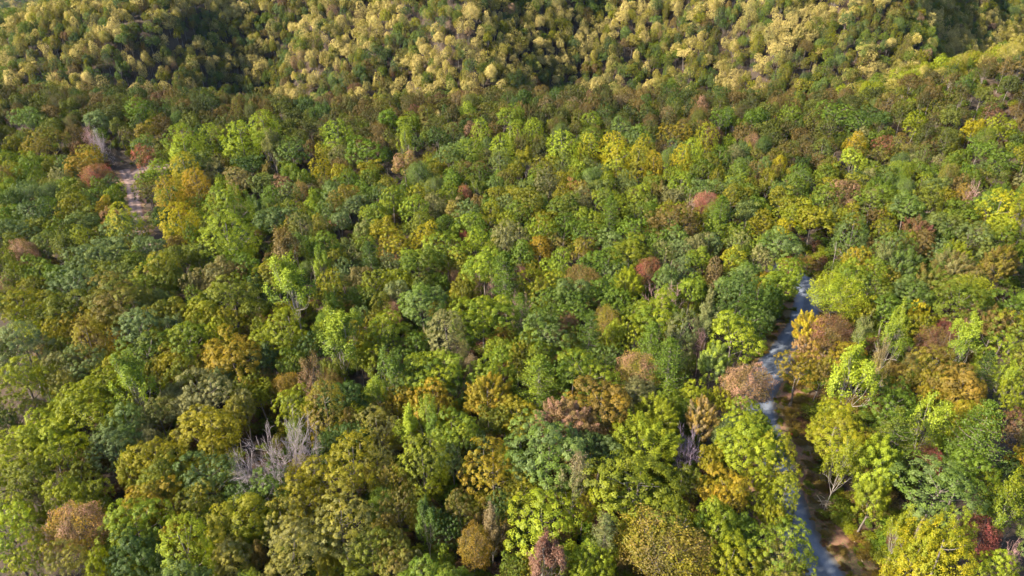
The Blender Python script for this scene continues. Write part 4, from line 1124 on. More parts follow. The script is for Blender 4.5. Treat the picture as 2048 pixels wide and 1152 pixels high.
(115.9,158.9,7.1,14.8,'M',22,2.86,'y','yellow-green upswept maple in front and right of the maroon maple at right'),
(109.8,149.2,9.5,17.3,'M',19,2.78,'ns','brown and sage upswept maple in front and right of the maroon maple at right'),
(101.8,145.6,9.4,15.8,'M',0,0.44,'ng','brown and green upswept maple in front of the maroon maple at right'),
(122.1,151.7,10.5,17.4,'M',13,1.07,'kn','golden olive-brownish upswept maple in front of the yellow tree at the right edge'),
(112.1,145.4,8.0,14.7,'O',16,4.56,'ng','brown and green oak in front and right of the maroon maple at right'),
(82.8,146.7,8.9,16.6,'O',11,0.64,'yg','nearest yellow-green and green oak behind and right of the pale lime roadside tree'),
(89.5,148.0,7.6,15.6,'O',12,0.07,'yg','second nearest yellow-green and green oak behind and right of the pale lime roadside tree'),
(75.1,136.5,12.5,18.1,'R',21,4.53,'ly','pale lime fine-leaved tree over the sunny road'),
(85.2,139.6,8.6,16.0,'O',14,2.84,'og','olive and green oak right of the pale lime roadside tree'),
(94.0,139.0,8.6,16.3,'O',11,1.35,'bg','grey-green and green oak in front of the maroon maple at right'),
(101.2,131.9,13.8,18.8,'O',12,0.60,'go','green and olive oak in front and right of the maroon maple at right'),
(114.6,133.7,7.6,14.8,'O',18,0.72,'g','green oak behind and right of the large orange-brown oak'),
(-116.4,237.3,12.2,20.0,'P',0,3.70,'lg','lime and green egg-crowned tree left of the far lime group'),
(-112.8,229.1,10.8,19.2,'P',14,3.57,'l','second nearest lime egg-crowned tree left of the far lime group'),
(-109.0,242.9,9.4,18.1,'P',19,2.39,'l','nearest lime egg-crowned tree left of the far lime group'),
(-95.4,235.9,12.2,21.8,'P',6,3.28,'l','lime egg-crowned tree in front and left of the far lime group'),
(-91.2,250.3,11.6,20.3,'P',9,5.02,'l','light lime egg-shaped tree, farthest of the lime group at left'),
(-83.9,233.8,8.4,19.4,'T',14,3.14,'so','sage-tan and olive thin-crowned tree in front of the far lime group'),
(-77.9,233.5,11.0,16.8,'O',18,5.89,'gb','green and greyish oak in front and right of the far lime group'),
(-64.3,245.7,10.7,18.9,'P',16,0.79,'lg','lime and green egg-crowned tree right of the far lime group'),
(-106.3,218.7,11.1,17.6,'O',9,0.77,'bo','grey-green and olive oak behind the bright yellow tree at left'),
(-105.1,211.3,9.8,18.8,'P',15,5.04,'Yk','yellow and golden egg-crowned tree behind the bright yellow tree at left'),
(-97.3,198.4,9.3,18.8,'P',13,0.13,'a','amber egg-crowned tree behind the bright yellow tree at left'),
(-88.7,220.6,10.5,16.4,'O',21,1.86,'d','dark green oak in front and left of the far lime group'),
(-125.4,224.3,9.9,17.3,'O',15,1.89,'nr','brown and reddish oak behind and right of the pink-red tree by the left road'),
(-135.7,213.0,8.5,14.5,'R',4,1.94,'rn','deep pink-red tree beside the left road'),
(-142.3,217.3,10.3,17.1,'O',12,6.06,'na','brown and amber oak behind and left of the pink-red tree by the left road'),
(-150.8,243.1,7.2,16.4,'B',0,1.20,'t','pale grey leafless tree far back on the left'),
(-155.0,246.8,6.9,16.3,'B',2,2.46,'p','pinkish leafless tree behind and left of the pale leafless tree far left'),
(-164.0,238.3,11.1,18.0,'O',23,3.19,'no','brown and olive oak left of the pale leafless tree far left'),
(-165.9,232.7,10.2,17.1,'O',2,6.04,'nk','brown and golden oak left of the pale leafless tree far left'),
(-134.5,249.3,10.8,16.6,'O',21,3.14,'nk','brown and golden oak right of the pale leafless tree far left'),
(-182.7,256.5,11.0,17.6,'O',12,2.73,'bg','grey-green and green oak left of the pale leafless tree far left'),
(-37.7,234.9,9.2,21.7,'T',15,4.73,'ly','lime and yellowish thin-crowned tree right of the far lime group'),
(-35.8,223.2,9.9,17.1,'O',19,0.37,'kp','golden olive and pinkish oak right of the far lime group'),
(-51.4,230.6,13.0,18.4,'O',18,0.31,'g','green oak right of the far lime group'),
(-39.3,257.8,11.5,17.1,'O',5,5.74,'gy','green and yellowish oak right of the far lime group'),
(-0.4,257.9,14.2,19.6,'O',13,5.55,'gy','green and yellowish oak left of the far yellow clump'),
(-11.1,249.4,7.3,17.1,'P',11,4.60,'l','fifth nearest lime egg-crowned tree left of the far yellow clump'),
(1.5,245.8,7.6,17.3,'P',11,5.68,'l','third nearest lime egg-crowned tree left of the far yellow clump'),
(7.8,249.7,7.7,16.8,'P',16,1.38,'l','second nearest lime egg-crowned tree left of the far yellow clump'),
(-4.1,235.5,8.1,16.8,'P',6,4.81,'l','fourth nearest lime egg-crowned tree left of the far yellow clump'),
(-14.6,230.2,9.1,17.3,'P',13,4.57,'gl','green and lime egg-crowned tree behind the dark green central pine'),
(-21.1,228.5,11.5,17.1,'O',12,3.00,'gb','green and greyish oak behind the dark green central pine'),
(18.1,231.5,10.5,19.2,'P',16,3.51,'l','nearest lime egg-crowned tree left of the far yellow clump'),
(26.9,234.4,8.1,17.5,'P',15,2.48,'Yl','yellow and lime egg-crowned tree left of the far yellow clump'),
(35.6,236.7,7.8,17.3,'P',22,1.01,'Y','yellow egg-crowned tree left of the far yellow clump'),
(46.9,234.9,8.1,16.5,'P',18,5.60,'Yo','yellow-olive egg-shaped tree in the far yellow clump'),
(35.8,224.5,8.9,18.5,'P',22,0.61,'lY','lime and yellow egg-crowned tree in front and left of the far yellow clump'),
(42.5,222.7,9.2,18.8,'P',12,4.88,'Yo','yellow and olive egg-crowned tree in front and left of the far yellow clump'),
(48.1,220.7,6.3,16.3,'P',3,0.65,'aY','amber and yellow egg-crowned tree in front and right of the far yellow clump'),
(30.0,242.8,11.3,17.1,'O',6,4.34,'og','olive and green oak left of the far yellow clump'),
(40.9,251.2,10.8,17.6,'O',15,1.98,'bg','grey-green and green oak behind and left of the far yellow clump'),
(46.2,244.2,10.2,16.9,'O',0,1.59,'gb','green and greyish oak behind the far yellow clump'),
(58.7,227.6,7.9,16.4,'P',12,1.53,'Y','yellow egg-crowned tree right of the far yellow clump'),
(70.7,242.7,8.3,18.2,'P',10,3.51,'Yl','yellow and lime egg-crowned tree left of the far rosy tree'),
(61.6,228.9,8.3,17.9,'P',17,1.30,'l','lime egg-crowned tree right of the far yellow clump'),
(88.8,248.0,7.0,13.3,'R',7,5.86,'pn','rosy brown small tree in the far middle'),
(126.5,267.1,11.4,18.2,'O',18,0.44,'g','green oak behind and right of the far rosy tree'),
(132.4,259.0,11.1,17.2,'O',6,1.83,'gd','green and dark oak right of the far rosy tree'),
(57.5,136.3,8.4,17.0,'P',10,2.16,'gd','green-dark egg-crowned tree behind and right of the bright round oak by the shaded road'),
(51.9,127.6,8.8,15.4,'O',10,0.30,'dg','dark green-green oak behind and right of the bright round oak by the shaded road'),
(44.8,95.2,5.8,13.8,'O',5,3.03,'yg','second nearest yellow-green-green oak in front of the dusty pink tree by the road'),
(57.7,83.3,4.3,3.6,'S',8,2.40,'og','olive-green shrub in front and left of the vivid lime maple right of the road'),
(61.3,84.7,3.9,3.1,'S',14,2.36,'yo','yellow-green and olive shrub in front of the vivid lime maple right of the road'),
(55.3,82.2,2.8,2.2,'S',11,4.59,'o','olive shrub in front and left of the vivid lime maple right of the road'),
(60.2,77.6,3.1,2.6,'S',10,3.01,'yo','yellow-green and olive shrub in front and left of the largest round green oak'),
(59.5,73.0,3.2,2.6,'S',14,0.06,'o','olive shrub in front and left of the largest round green oak'),
(84.4,161.4,5.1,3.9,'S',9,1.17,'ko','golden olive and olive shrub behind and left of the pale lime roadside tree'),
(86.9,165.5,4.5,3.8,'S',3,4.14,'n','brown shrub behind the pale lime roadside tree'),
(60.8,113.0,3.0,2.3,'S',23,4.99,'n','brown shrub left of the lime tree with pale limbs'),
(58.8,106.1,3.1,2.4,'S',2,2.28,'vn','maroon and brownish shrub in front and left of the lime tree with pale limbs'),
(59.0,97.4,2.9,2.2,'S',7,5.31,'n','brown shrub left of the vivid lime maple right of the road'),
(57.7,90.4,3.0,2.5,'S',19,0.33,'nk','brown and golden shrub left of the vivid lime maple right of the road'),
]
# farther trees that only show as part of the mass: x, y, crown width, height, kind, tints
MASS = [
(-72.2,75.2,3.7,12.5,'O','y'),
(-69.8,69.4,4.2,13.3,'O','k'),
(-55.3,64.6,4.0,12.0,'O','y'),
(-51.2,65.3,4.0,12.7,'O','b'),
(-40.2,70.3,3.5,12.8,'O','g'),
(-10.2,86.5,4.7,13.4,'O','b'),
(-37.1,67.4,3.4,12.6,'O','n'),
(-26.9,65.5,4.0,12.3,'O','k'),
(11.3,77.0,4.0,12.6,'O','k'),
(39.9,77.2,4.4,12.6,'O','y'),
(13.9,65.3,4.0,12.6,'O','y'),
(87.2,86.5,4.7,13.6,'O','ak'),
(80.1,82.9,3.9,12.2,'O','y'),
(-98.2,123.8,6.0,14.2,'O','k'),
(-84.7,120.7,4.0,12.6,'O','a'),
(-64.0,123.9,6.0,14.1,'O','y'),
(-94.7,109.9,4.6,13.0,'O','y'),
(-71.3,109.7,5.5,13.3,'O','ko'),
(-92.1,95.2,5.0,13.9,'O','d'),
(-54.4,124.3,5.8,14.1,'O','yo'),
(-34.7,132.1,5.3,13.3,'O','gb'),
(-30.6,128.3,6.1,14.1,'O','ko'),
(-35.5,110.6,5.5,13.7,'O','o'),
(-48.5,104.8,5.3,13.1,'O','yk'),
(-29.4,94.3,5.0,13.8,'O','nk'),
(-11.6,101.4,3.4,12.2,'O','k'),
(-24.7,98.8,4.3,12.6,'O','nk'),
(-0.7,95.9,4.5,12.6,'O','k'),
(-2.1,124.4,4.8,12.6,'O','na'),
(3.0,120.2,5.9,13.9,'O','kg'),
(1.7,115.3,5.7,13.6,'O','ko'),
(25.7,123.5,6.0,14.0,'O','y'),
(40.1,103.3,4.5,12.7,'O','yk'),
(81.7,133.6,6.1,14.3,'O','ky'),
(93.9,134.4,4.6,12.5,'O','Y'),
(79.4,102.8,4.8,13.1,'O','ak'),
(60.2,100.6,5.2,13.1,'O','y'),
(79.4,109.8,4.4,12.7,'O','nk'),
(-148.4,188.3,7.7,15.5,'O','bg'),
(-146.0,193.5,7.9,16.0,'O','b'),
(-133.9,192.8,7.8,16.0,'O','o'),
(-127.8,192.7,5.7,14.3,'O','bg'),
(-121.0,188.2,6.5,13.6,'O','ka'),
(-115.3,181.1,6.0,13.5,'O','pa'),
(-129.9,171.1,6.6,14.8,'O','o'),
(-101.1,183.1,5.7,13.7,'O','d'),
(-130.4,161.2,6.8,14.6,'O','o'),
(-126.1,151.3,6.9,15.0,'O','o'),
(-114.2,163.8,6.4,14.9,'O','yo'),
(-90.5,163.9,5.8,13.5,'O','n'),
(-86.9,169.1,6.5,14.3,'O','g'),
(-76.7,162.4,3.6,12.5,'O','lg'),
(-71.7,155.6,6.5,14.6,'O','g'),
(-117.0,136.3,5.9,13.4,'O','sk'),
(-68.6,149.0,6.3,14.0,'O','n'),
(-73.5,138.0,5.9,13.3,'O','go'),
(-73.5,196.5,8.0,16.1,'O','g'),
(-55.1,186.3,7.7,14.6,'O','bg'),
(-60.8,197.5,4.2,13.3,'O','lg'),
(-47.3,193.1,7.3,14.5,'O','b'),
(-49.6,180.7,6.9,15.2,'O','b'),
(-60.3,188.6,5.6,13.7,'O','lg'),
(-62.8,175.0,6.1,13.6,'O','k'),
(-55.7,178.6,5.4,14.0,'O','ks'),
(-42.0,174.8,6.7,14.1,'O','gs'),
(-23.3,192.4,7.2,14.6,'O','s'),
(-19.0,199.5,7.4,14.9,'O','yg'),
(-8.7,174.2,6.7,14.0,'O','g'),
(-2.3,179.3,6.3,14.9,'O','y'),
(-10.1,167.2,6.5,14.3,'O','l'),
(-4.8,172.9,4.7,12.7,'O','g'),
(-40.2,159.7,4.6,13.5,'O','s'),
(-30.9,154.4,6.5,14.2,'O','sb'),
(-42.6,151.0,6.4,14.2,'O','b'),
(-5.2,163.0,6.4,14.1,'O','gk'),
(-29.0,147.9,6.3,14.2,'O','y'),
(-44.6,145.7,6.2,14.7,'O','ky'),
(-18.0,149.0,4.1,12.1,'O','g'),
(-22.6,146.2,6.2,13.6,'O','od'),
(21.5,195.0,7.3,15.4,'O','s'),
(42.1,194.1,5.7,13.5,'O','ls'),
(46.9,190.8,4.7,12.5,'O','ka'),
(50.4,201.3,4.2,12.2,'O','y'),
(52.7,182.2,6.9,14.2,'O','k'),
(57.2,176.6,6.2,14.7,'O','gl'),
(70.4,177.8,7.7,15.1,'O','k'),
(73.9,192.4,5.7,13.8,'O','g'),
(26.7,168.0,7.4,15.0,'O','gb'),
(7.2,164.3,6.7,14.8,'O','a'),
(2.1,161.4,6.3,14.5,'O','g'),
(11.6,165.7,5.9,13.9,'O','kt'),
(18.8,163.8,7.2,14.3,'O','kn'),
(40.3,169.1,7.1,14.4,'O','g'),
(39.3,160.8,6.9,14.3,'O','sg'),
(42.1,151.6,7.2,15.1,'O','b'),
(45.3,162.4,5.8,14.3,'O','b'),
(54.5,167.2,5.9,14.1,'O','b'),
(61.1,166.9,7.0,14.6,'O','sg'),
(57.6,158.0,7.0,15.2,'O','Yg'),
(51.0,152.8,5.0,14.0,'O','nt'),
(66.0,165.0,6.4,13.7,'O','yg'),
(64.6,159.1,6.3,14.5,'O','s'),
(61.2,145.2,7.0,14.5,'O','ka'),
(26.5,150.1,5.8,13.9,'O','b'),
(98.4,181.9,7.8,15.2,'O','ky'),
(100.5,181.5,4.2,13.0,'O','n'),
(111.4,187.1,5.9,13.9,'O','yk'),
(105.4,183.6,5.5,13.6,'O','n'),
(141.3,201.0,6.2,14.4,'O','an'),
(145.5,192.9,8.2,14.9,'O','bg'),
(108.2,163.1,6.9,15.3,'O','n'),
(119.2,170.9,6.0,14.1,'O','g'),
(113.2,162.3,6.3,13.7,'O','b'),
(98.6,167.0,4.5,12.6,'O','n'),
(77.0,175.9,6.1,13.6,'O','Y'),
(88.9,156.2,7.4,15.3,'O','ya'),
(94.0,147.5,5.7,14.0,'O','k'),
(-67.5,236.2,5.9,14.7,'O','Yo'),
(-115.4,215.8,8.6,15.1,'O','lg'),
(-87.5,209.5,8.4,16.0,'O','sn'),
(-131.8,239.5,8.6,15.5,'O','gb'),
(-147.3,230.6,8.3,15.0,'O','k'),
(-158.0,257.8,9.9,16.4,'O','b'),
(-146.5,267.0,10.1,16.9,'O','g'),
(-65.0,223.3,6.4,14.2,'O','Y'),
(-57.5,219.4,7.0,14.1,'O','Yo'),
(-48.6,262.4,10.4,16.9,'O','g'),
(-18.1,272.2,7.0,14.8,'O','lg'),
(22.2,222.6,6.4,13.8,'O','l'),
(30.6,261.2,8.8,15.4,'O','lg'),
(53.6,238.1,6.7,13.8,'O','n'),
(60.2,248.2,9.6,16.3,'O','ka'),
(21.4,204.0,7.9,14.9,'O','yr'),
(80.5,245.8,4.6,13.3,'O','l'),
(124.9,243.2,9.5,16.2,'O','ak'),
(134.4,242.5,7.6,15.7,'O','nr'),
(117.7,228.1,9.4,16.3,'O','l'),
(92.2,227.2,5.4,14.1,'O','Y'),
(150.9,254.6,7.8,15.8,'O','y'),
(174.4,239.9,9.2,17.0,'O','y'),
(167.6,244.6,7.9,14.7,'O','Y'),
(80.9,264.4,9.3,16.1,'O','g'),
(93.3,263.9,10.1,17.3,'O','g'),
(111.1,270.8,9.5,15.8,'O','gl'),
(60.5,138.3,6.7,14.9,'O','g'),
(50.8,121.7,5.9,13.8,'O','d'),
(57.5,131.2,5.2,12.8,'O','db'),
(44.1,93.6,5.0,12.8,'O','g'),
]
R_ = random.Random(5)
for (x, y, w, h, kind, var, turn, tint, label) in TREES:
    root = link(NAMES[kind], None)
    root.empty_display_size = 2.0
    root.location = (x, y, hz(x, y))
    root.rotation_euler = (R_.uniform(-0.05, 0.05), R_.uniform(-0.05, 0.05), turn)
    root.scale = (w / 10.0, w / 10.0 * R_.uniform(0.82, 1.2), h / H)
    root['label'] = label
    root['category'] = CATS[kind]
    root['group'] = GROUPS[kind]
    crown, trunk = LIB[kind][var % len(LIB[kind])]
    if kind == 'B':
        for lm in crown:
            link('limb', lm, root)
    else:
        c = link('crown', crown, root)
        j = R_.uniform(0.88, 1.14)
        c['tint_a'] = [v * j for v in TINT[tint[0]]]
        c['tint_b'] = [v * j for v in TINT[tint[-1]]]
    link('trunk', trunk, root)

# ------------------------------------------------------------------ the mass of woodland beyond (nobody could count it)
proto_col = bpy.data.collections.new('woodland_models')
KINDS = []
def proto(kind, i):
    V, F, var, mf, TV, TF, bark = RAW[kind][i]
    VV = np.vstack([V, TV]); FF = np.vstack([F, TF + len(V)])
    mi = np.r_[np.zeros(len(F)), np.ones(len(TF))]
    z = np.zeros(len(TV))
    me = mesh_np('woodland_model', VV, FF, [M_LEAF_MASS, bark], {'var': np.r_[var, z], 'mixf': np.r_[mf, z]}, mat_idx=mi)
    o = bpy.data.objects.new('model_%02d' % len(KINDS), me)
    proto_col.objects.link(o)
    KINDS.append(kind)
for i in range(8):
    proto('O', i)
for i in range(3):
    proto('P', i)
for i in range(2):
    proto('M', i)
for i in range(2):
    proto('R', i)
proto('T', 0); proto('T', 1); proto('N', 0); proto('S', 0); proto('S', 1)
IDX = {}
for i, k in enumerate(KINDS):
    IDX.setdefault(k, []).append(i)

def scatter_object(name, rows, label, cat):
    """rows: x, y, width, height, kind, tints -> one object of kind stuff"""
    rng = np.random.default_rng(77)
    n = len(rows)
    co = np.zeros((n, 3)); scl = np.zeros((n, 3)); rot = np.zeros((n, 3)); idx = np.zeros(n, np.int32)
    ca = np.ones((n, 4)); cb = np.ones((n, 4))
    xs = np.array([r[0] for r in rows]); ys = np.array([r[1] for r in rows])
    zs = height(xs, ys)
    for i, (x, y, w, h, kind, tint) in enumerate(rows):
        co[i] = (x, y, zs[i])
        scl[i] = (w / 10.0, w / 10.0 * rng.uniform(0.8, 1.22), h / H)
        rot[i] = (rng.uniform(-0.06, 0.06), rng.uniform(-0.06, 0.06), rng.uniform(0, 6.28))
        idx[i] = IDX[kind][rng.integers(len(IDX[kind]))]
        j = rng.uniform(0.82, 1.18)
        ca[i, :3] = np.array(TINT[tint[0]]) * j; cb[i, :3] = np.array(TINT[tint[-1]]) * j
    me = bpy.data.meshes.new(name)
    me.vertices.add(n); me.vertices.foreach_set('co', co.astype(np.float32).ravel())
    for an, ty, key, arr in (('tscale', 'FLOAT_VECTOR', 'vector', scl), ('trot', 'FLOAT_VECTOR', 'vector', rot), ('tint_a', 'FLOAT_COLOR', 'color', ca), ('tint_b', 'FLOAT_COLOR', 'color', cb)):
        a = me.attributes.new(an, ty, 'POINT'); a.data.foreach_set(key, arr.astype(np.float32).ravel())
    a = me.attributes.new('tidx', 'INT', 'POINT'); a.data.foreach_set('value', idx)
    o = link(name, me)
    o['kind'] = 'stuff'; o['label'] = label; o['category'] = cat
    ng = bpy.data.node_groups.new(name, 'GeometryNodeTree')
    ng.interface.new_socket('Geometry', in_out='INPUT', socket_type='NodeSocketGeometry')
    ng.interface.new_socket('Geometry', in_out='OUTPUT', socket_type='NodeSocketGeometry')
    gi = ng.nodes.new('NodeGroupInput'); go = ng.nodes.new('NodeGroupOutput')
    ci = ng.nodes.new('GeometryNodeCollectionInfo')
    ci.inputs['Collection'].default_value = proto_col
    ci.inputs['Separate Children'].default_value = True
    ci.inputs['Reset Children'].default_value = True
    iop = ng.nodes.new('GeometryNodeInstanceOnPoints')
    iop.inputs['Pick Instance'].default_value = True
    def attr(nm, ty):
        nd = ng.nodes.new('GeometryNodeInputNamedAttribute'); nd.data_type = ty
        nd.inputs['Name'].default_value = nm
        return nd.outputs['Attribute']
    e2r = ng.nodes.new('FunctionNodeEulerToRotation')
    ng.links.new(attr('trot', 'FLOAT_VECTOR'), e2r.inputs[0])
    ng.links.new(gi.outputs[0], iop.inputs['Points'])
    ng.links.new(ci.outputs[0], iop.inputs['Instance'])
    ng.links.new(attr('tidx', 'INT'), iop.inputs['Instance Index'])
    ng.links.new(e2r.outputs[0], iop.inputs['Rotation'])
    ng.links.new(attr('tscale', 'FLOAT_VECTOR'), iop.inputs['Scale'])
    ng.links.new(iop.outputs[0], go.inputs[0])
    md = o.modifiers.new('scatter', 'NODES'); md.node_group = ng
    return o

def fbm(x, y, s, seed):
    rng = np.random.default_rng(seed)
    v = 0
    for k in range(4):
        a = rng.uniform(0, 6.28); f = 1.7 ** k / s
        v = v + np.sin((x * math.cos(a) + y * math.sin(a)) * f * 6.28 + rng.uniform(0, 6.28)) / (1.3 ** k)
    return v / 2.4

def pick(rng, table):
    r = rng.random() * sum(w for _, w in table)
    for k, w in table:
        r -= w
        if r <= 0:
            return k
    return table[-1][0]

NEAR_MIX = [('og', 3), ('g', 2), ('yg', 2), ('bg', 2), ('ko', 2), ('y', 1.2), ('bo', 2), ('k', 1), ('s', 1), ('no', 0.8), ('d', 1), ('lg', 0.7)]
MID_MIX = [('og', 3), ('bg', 2.5), ('bo', 2.5), ('ko', 2.5), ('no', 2), ('g', 2), ('yg', 1.2), ('k', 1.2), ('n', 1.0), ('s', 1.2), ('lg', 0.4), ('pn', 0.3), ('db', 1.2)]
EDGE_MIX = [('mn', 3), ('mo', 2.6), ('fm', 3), ('f', 2.6), ('d', 2), ('fo', 2.2), ('df', 1.6), ('nm', 1.4), ('no', 0.8), ('pm', 0.3), ('tn', 0.4), ('vm', 0.25), ('of', 1.4)]  # brown rim trees; the rim's shade is painted into their darkened tints
HILL_GOLD = [('ce', 3), ('c', 1.4), ('ec', 2.4), ('ek', 2), ('kc', 2), ('ks', 1), ('yk', 1), ('og', 0.6), ('no', 0.5)]  # golden stands, their sunlit brightness painted in by the pale tints
HILL_GREEN = [('og', 3), ('bg', 2.5), ('db', 2), ('d', 1.5), ('no', 2), ('n', 1.2), ('eg', 1.5), ('ko', 1.2), ('mo', 1.2), ('vn', 0.3)]
HILL_MIX = [('ce', 2.0), ('c', 0.6), ('ec', 2.0), ('ek', 1.8), ('eg', 1.6), ('ks', 1.4), ('og', 2.2), ('es', 1.4), ('ko', 1.8), ('no', 1.6), ('tn', 0.6), ('bg', 1.8), ('kc', 1.4), ('pt', 0.25), ('yk', 1.4), ('db', 0.9)]

def scatter_rows():
    rng = np.random.default_rng(2024)
    rows = list(MASS)
    TX = np.array([(t[0], t[1], t[2]) for t in TREES] + [(t[0], t[1], t[2]) for t in MASS])
    tf = math.tan(math.radians(36.5)) 
    cand = []
    # jittered hexagonal sowing over what the view and a step to its side can see
    def sow(y0, y1, step, margin, jit):
        y = y0; row = 0
        while y < y1:
            half = y * 0.78 + margin
            xs = np.arange(-half, half, step) + (step / 2 if row % 2 else 0)
            for x in xs:
                cand.append((x + rng.normal(0, jit), y + rng.normal(0, jit), step))
            y += step * 0.87; row += 1
    sow(48, 185, 6.6, 26, 1.5)
    sow(185, 322, 5.6, 26, 1.3)
    n_near = len(cand)
    sow(430, 860, 5.4, 12, 2.0)
    sow(1500, 1960, 12.0, 0, 3.5)
    C = np.array(cand)
    d1 = np.minimum(poly_dist(C[:, 0], C[:, 1], ROAD), np.minimum(poly_dist(C[:, 0], C[:, 1], TRACK), poly_dist(C[:, 0], C[:, 1], SPUR_TRACK)))
    patch = fbm(C[:, 0], C[:, 1], 70.0, 3)
    stand = fbm(C[:, 0], C[:, 1], 85.0, 8)
    stand2 = fbm(C[:, 0], C[:, 1], 34.0, 12)
    Zc = height(C[:, 0], C[:, 1])
    taken = [tuple(t) for t in TX]
    T = np.array(taken)
    for i, (x, y, st) in enumerate(C):
        if y < 330:
            if d1[i] < (3.6 if (x < 0 and y < 203) else (4.6 if x < 0 or y > 128 else 6.0)) or (d1[i] < 12.0 and x > 30 and y < 130):
                continue
            if any((x - hx) ** 2 + (y - hy) ** 2 < hr * hr for hx, hy, hr in HOLES):
                continue
            w = rng.uniform(6.4, 10.4) if y < 185 else rng.uniform(5.4, 8.8)
            dd = np.hypot(T[:, 0] - x, T[:, 1] - y)
            if (dd < 0.36 * (T[:, 2] + w)).any():
                # leave only a low tree to close the gap
                if (dd < 0.27 * (T[:, 2] + 5.0)).any() or rng.random() < 0.45:
                    continue
                w = rng.uniform(4.0, 6.0)
                T = np.vstack([T, [x, y, w]])
                rows.append((x, y, w, rng.uniform(8, 12.5), pick(rng, [('O', 5), ('R', 2), ('T', 1)]), pick(rng, NEAR_MIX)))
                continue
            T = np.vstack([T, [x, y, w]])
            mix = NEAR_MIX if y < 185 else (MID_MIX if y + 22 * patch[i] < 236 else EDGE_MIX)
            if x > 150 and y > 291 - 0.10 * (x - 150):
                mix = [('ly', 1.5), ('y', 2), ('ke', 2), ('ek', 2), ('yk', 1.5), ('og', 1)]      # shoulder at the right end of the rim, its sunlight put into brighter tints
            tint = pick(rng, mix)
            kd = pick(rng, [('O', 8), ('P', 0.8), ('R', 1.2), ('M', 0.8), ('T', 0.7)])
            rows.append((x, y, w, np.clip(9.8 + 0.65 * w, 11, 18) * rng.uniform(0.92, 1.08), kd, tint))
        elif y < 1000:
            if Zc[i] < -60 or (x < 220 and y > 670):
                continue
            w = rng.uniform(4.6, 7.8) if rng.random() < 0.86 else rng.uniform(7.8, 10)
            q = stand[i] + rng.normal(0, 0.25)
            tint = pick(rng, HILL_GOLD if q > 0.28 else (HILL_GREEN if q < -0.30 else HILL_MIX))
            if stand2[i] > 0.45 and rng.random() < 0.35:
                continue
            if stand2[i] < -0.35:
                w *= 1.22
            kd = pick(rng, [('O', 7), ('P', 2.4), ('R', 1.0), ('M', 0.6), ('T', 0.3)])
            rows.append((x, y, w, rng.uniform(9.5, 15) + 0.5 * w, kd, tint))
        else:
            if x > -560 or x < -1500 or Zc[i] < -245:
                continue
            rows.append((x, y, rng.uniform(10, 15), rng.uniform(15, 22), 'O', pick(rng, HILL_MIX)))
    return rows

HOLES = [(62.2, 121.1, 6), (57.1, 109.4, 7), (55.0, 99.1, 7), (53.4, 82.1, 8), (56.1, 72.2, 8), (-74.4, 88.1, 4.5), (-30.4, 241.9, 5), (91.8, 179.0, 7), (55.1, 75.8, 8), (53.4, 86.7, 6), (-128.0, 216.8, 7), (63.9, 134.4, 5), (59.8, 75.1, 6), (54.1, 93.8, 5), (56.6, 103.6, 5), (58.7, 114.1, 5), (-19.2, 143.1, 3.5), (58.1, 81.0, 6), (-34.5, 76.9, 7.3), (-41.8, 77.8, 4.5), (27.9, 81.6, 4.5), (65.9, 60.2, 4.5), (1.7, 126.5, 4.5), (38.9, 116.0, 4.5), (-7.8, 138.7, 4.5), (-5.0, 142.3, 4.5), (52.0, 183.1, 4.5), (32.9, 126.5, 5.2), (137.7, 192.9, 4.5), (141.0, 175.4, 4.5), (-147.0, 237.1, 4.5), (-151.2, 240.8, 4.5)]
scatter_object('distant_woodland', scatter_rows(), 'autumn woodland massed over the far plateau, the hillside and the gaps between nearer trees', 'woodland')

# low undergrowth on the forest floor and the verge
def undergrowth_rows():
    rng = np.random.default_rng(9)
    rows = []
    for k in range(6500):
        y = rng.uniform(55, 310); half = y * 0.78 + 10
        x = rng.uniform(-half, half)
        d = float(min(poly_dist(x, y, ROAD), poly_dist(x, y, TRACK), poly_dist(x, y, SPUR_TRACK)))
        if d < 3.8 or (d < 10.5 and x > 30 and y < 135):
            continue
        s = rng.uniform(0.8, 3.0) if d > 8 else rng.uniform(0.4, 1.2)
        rows.append((x, y, s * 1.6, s * 1.6, 'S', pick(rng, [('og', 3), ('yo', 2), ('n', 2), ('vn', 1), ('g', 2), ('ko', 1)])))
    for k in range(3000):                                 # thickets under the trees of the hillside; dark tints paint the gaps' shade
        y = rng.uniform(440, 760); x = rng.uniform(-y * 0.8, y * 0.8)
        s = rng.uniform(1.8, 3.6)
        rows.append((x, y, s * 1.6, s * 1.8, 'S', pick(rng, [('f', 3), ('d', 4), ('m', 2), ('v', 0.4)])))
    for k in range(520):                                  # along the roadside
        t = rng.random()
        c = ROADC[int(t * (len(ROADC) - 1))]
        a = rng.uniform(3.3, 10.5) * (1 if rng.random() < 0.72 else -0.7)
        i = int(t * (len(ROADC) - 2)); d = ROADC[i + 1] - ROADC[i]; d = d / np.linalg.norm(d)
        x, y = c[0] + d[1] * a, c[1] - d[0] * a
        s = rng.uniform(0.22, 0.7) * (0.6 + abs(a) / 8)
        rows.append((x, y, s * 2.4, s * 1.4, 'S', pick(rng, [('og', 2), ('yo', 1), ('n', 5), ('na', 2), ('vn', 1.5), ('ko', 2)])))
    return rows
ROADC = catmull(ROAD)
scatter_object('undergrowth', undergrowth_rows(), 'low tangled undergrowth and seedlings on the forest floor', 'undergrowth')

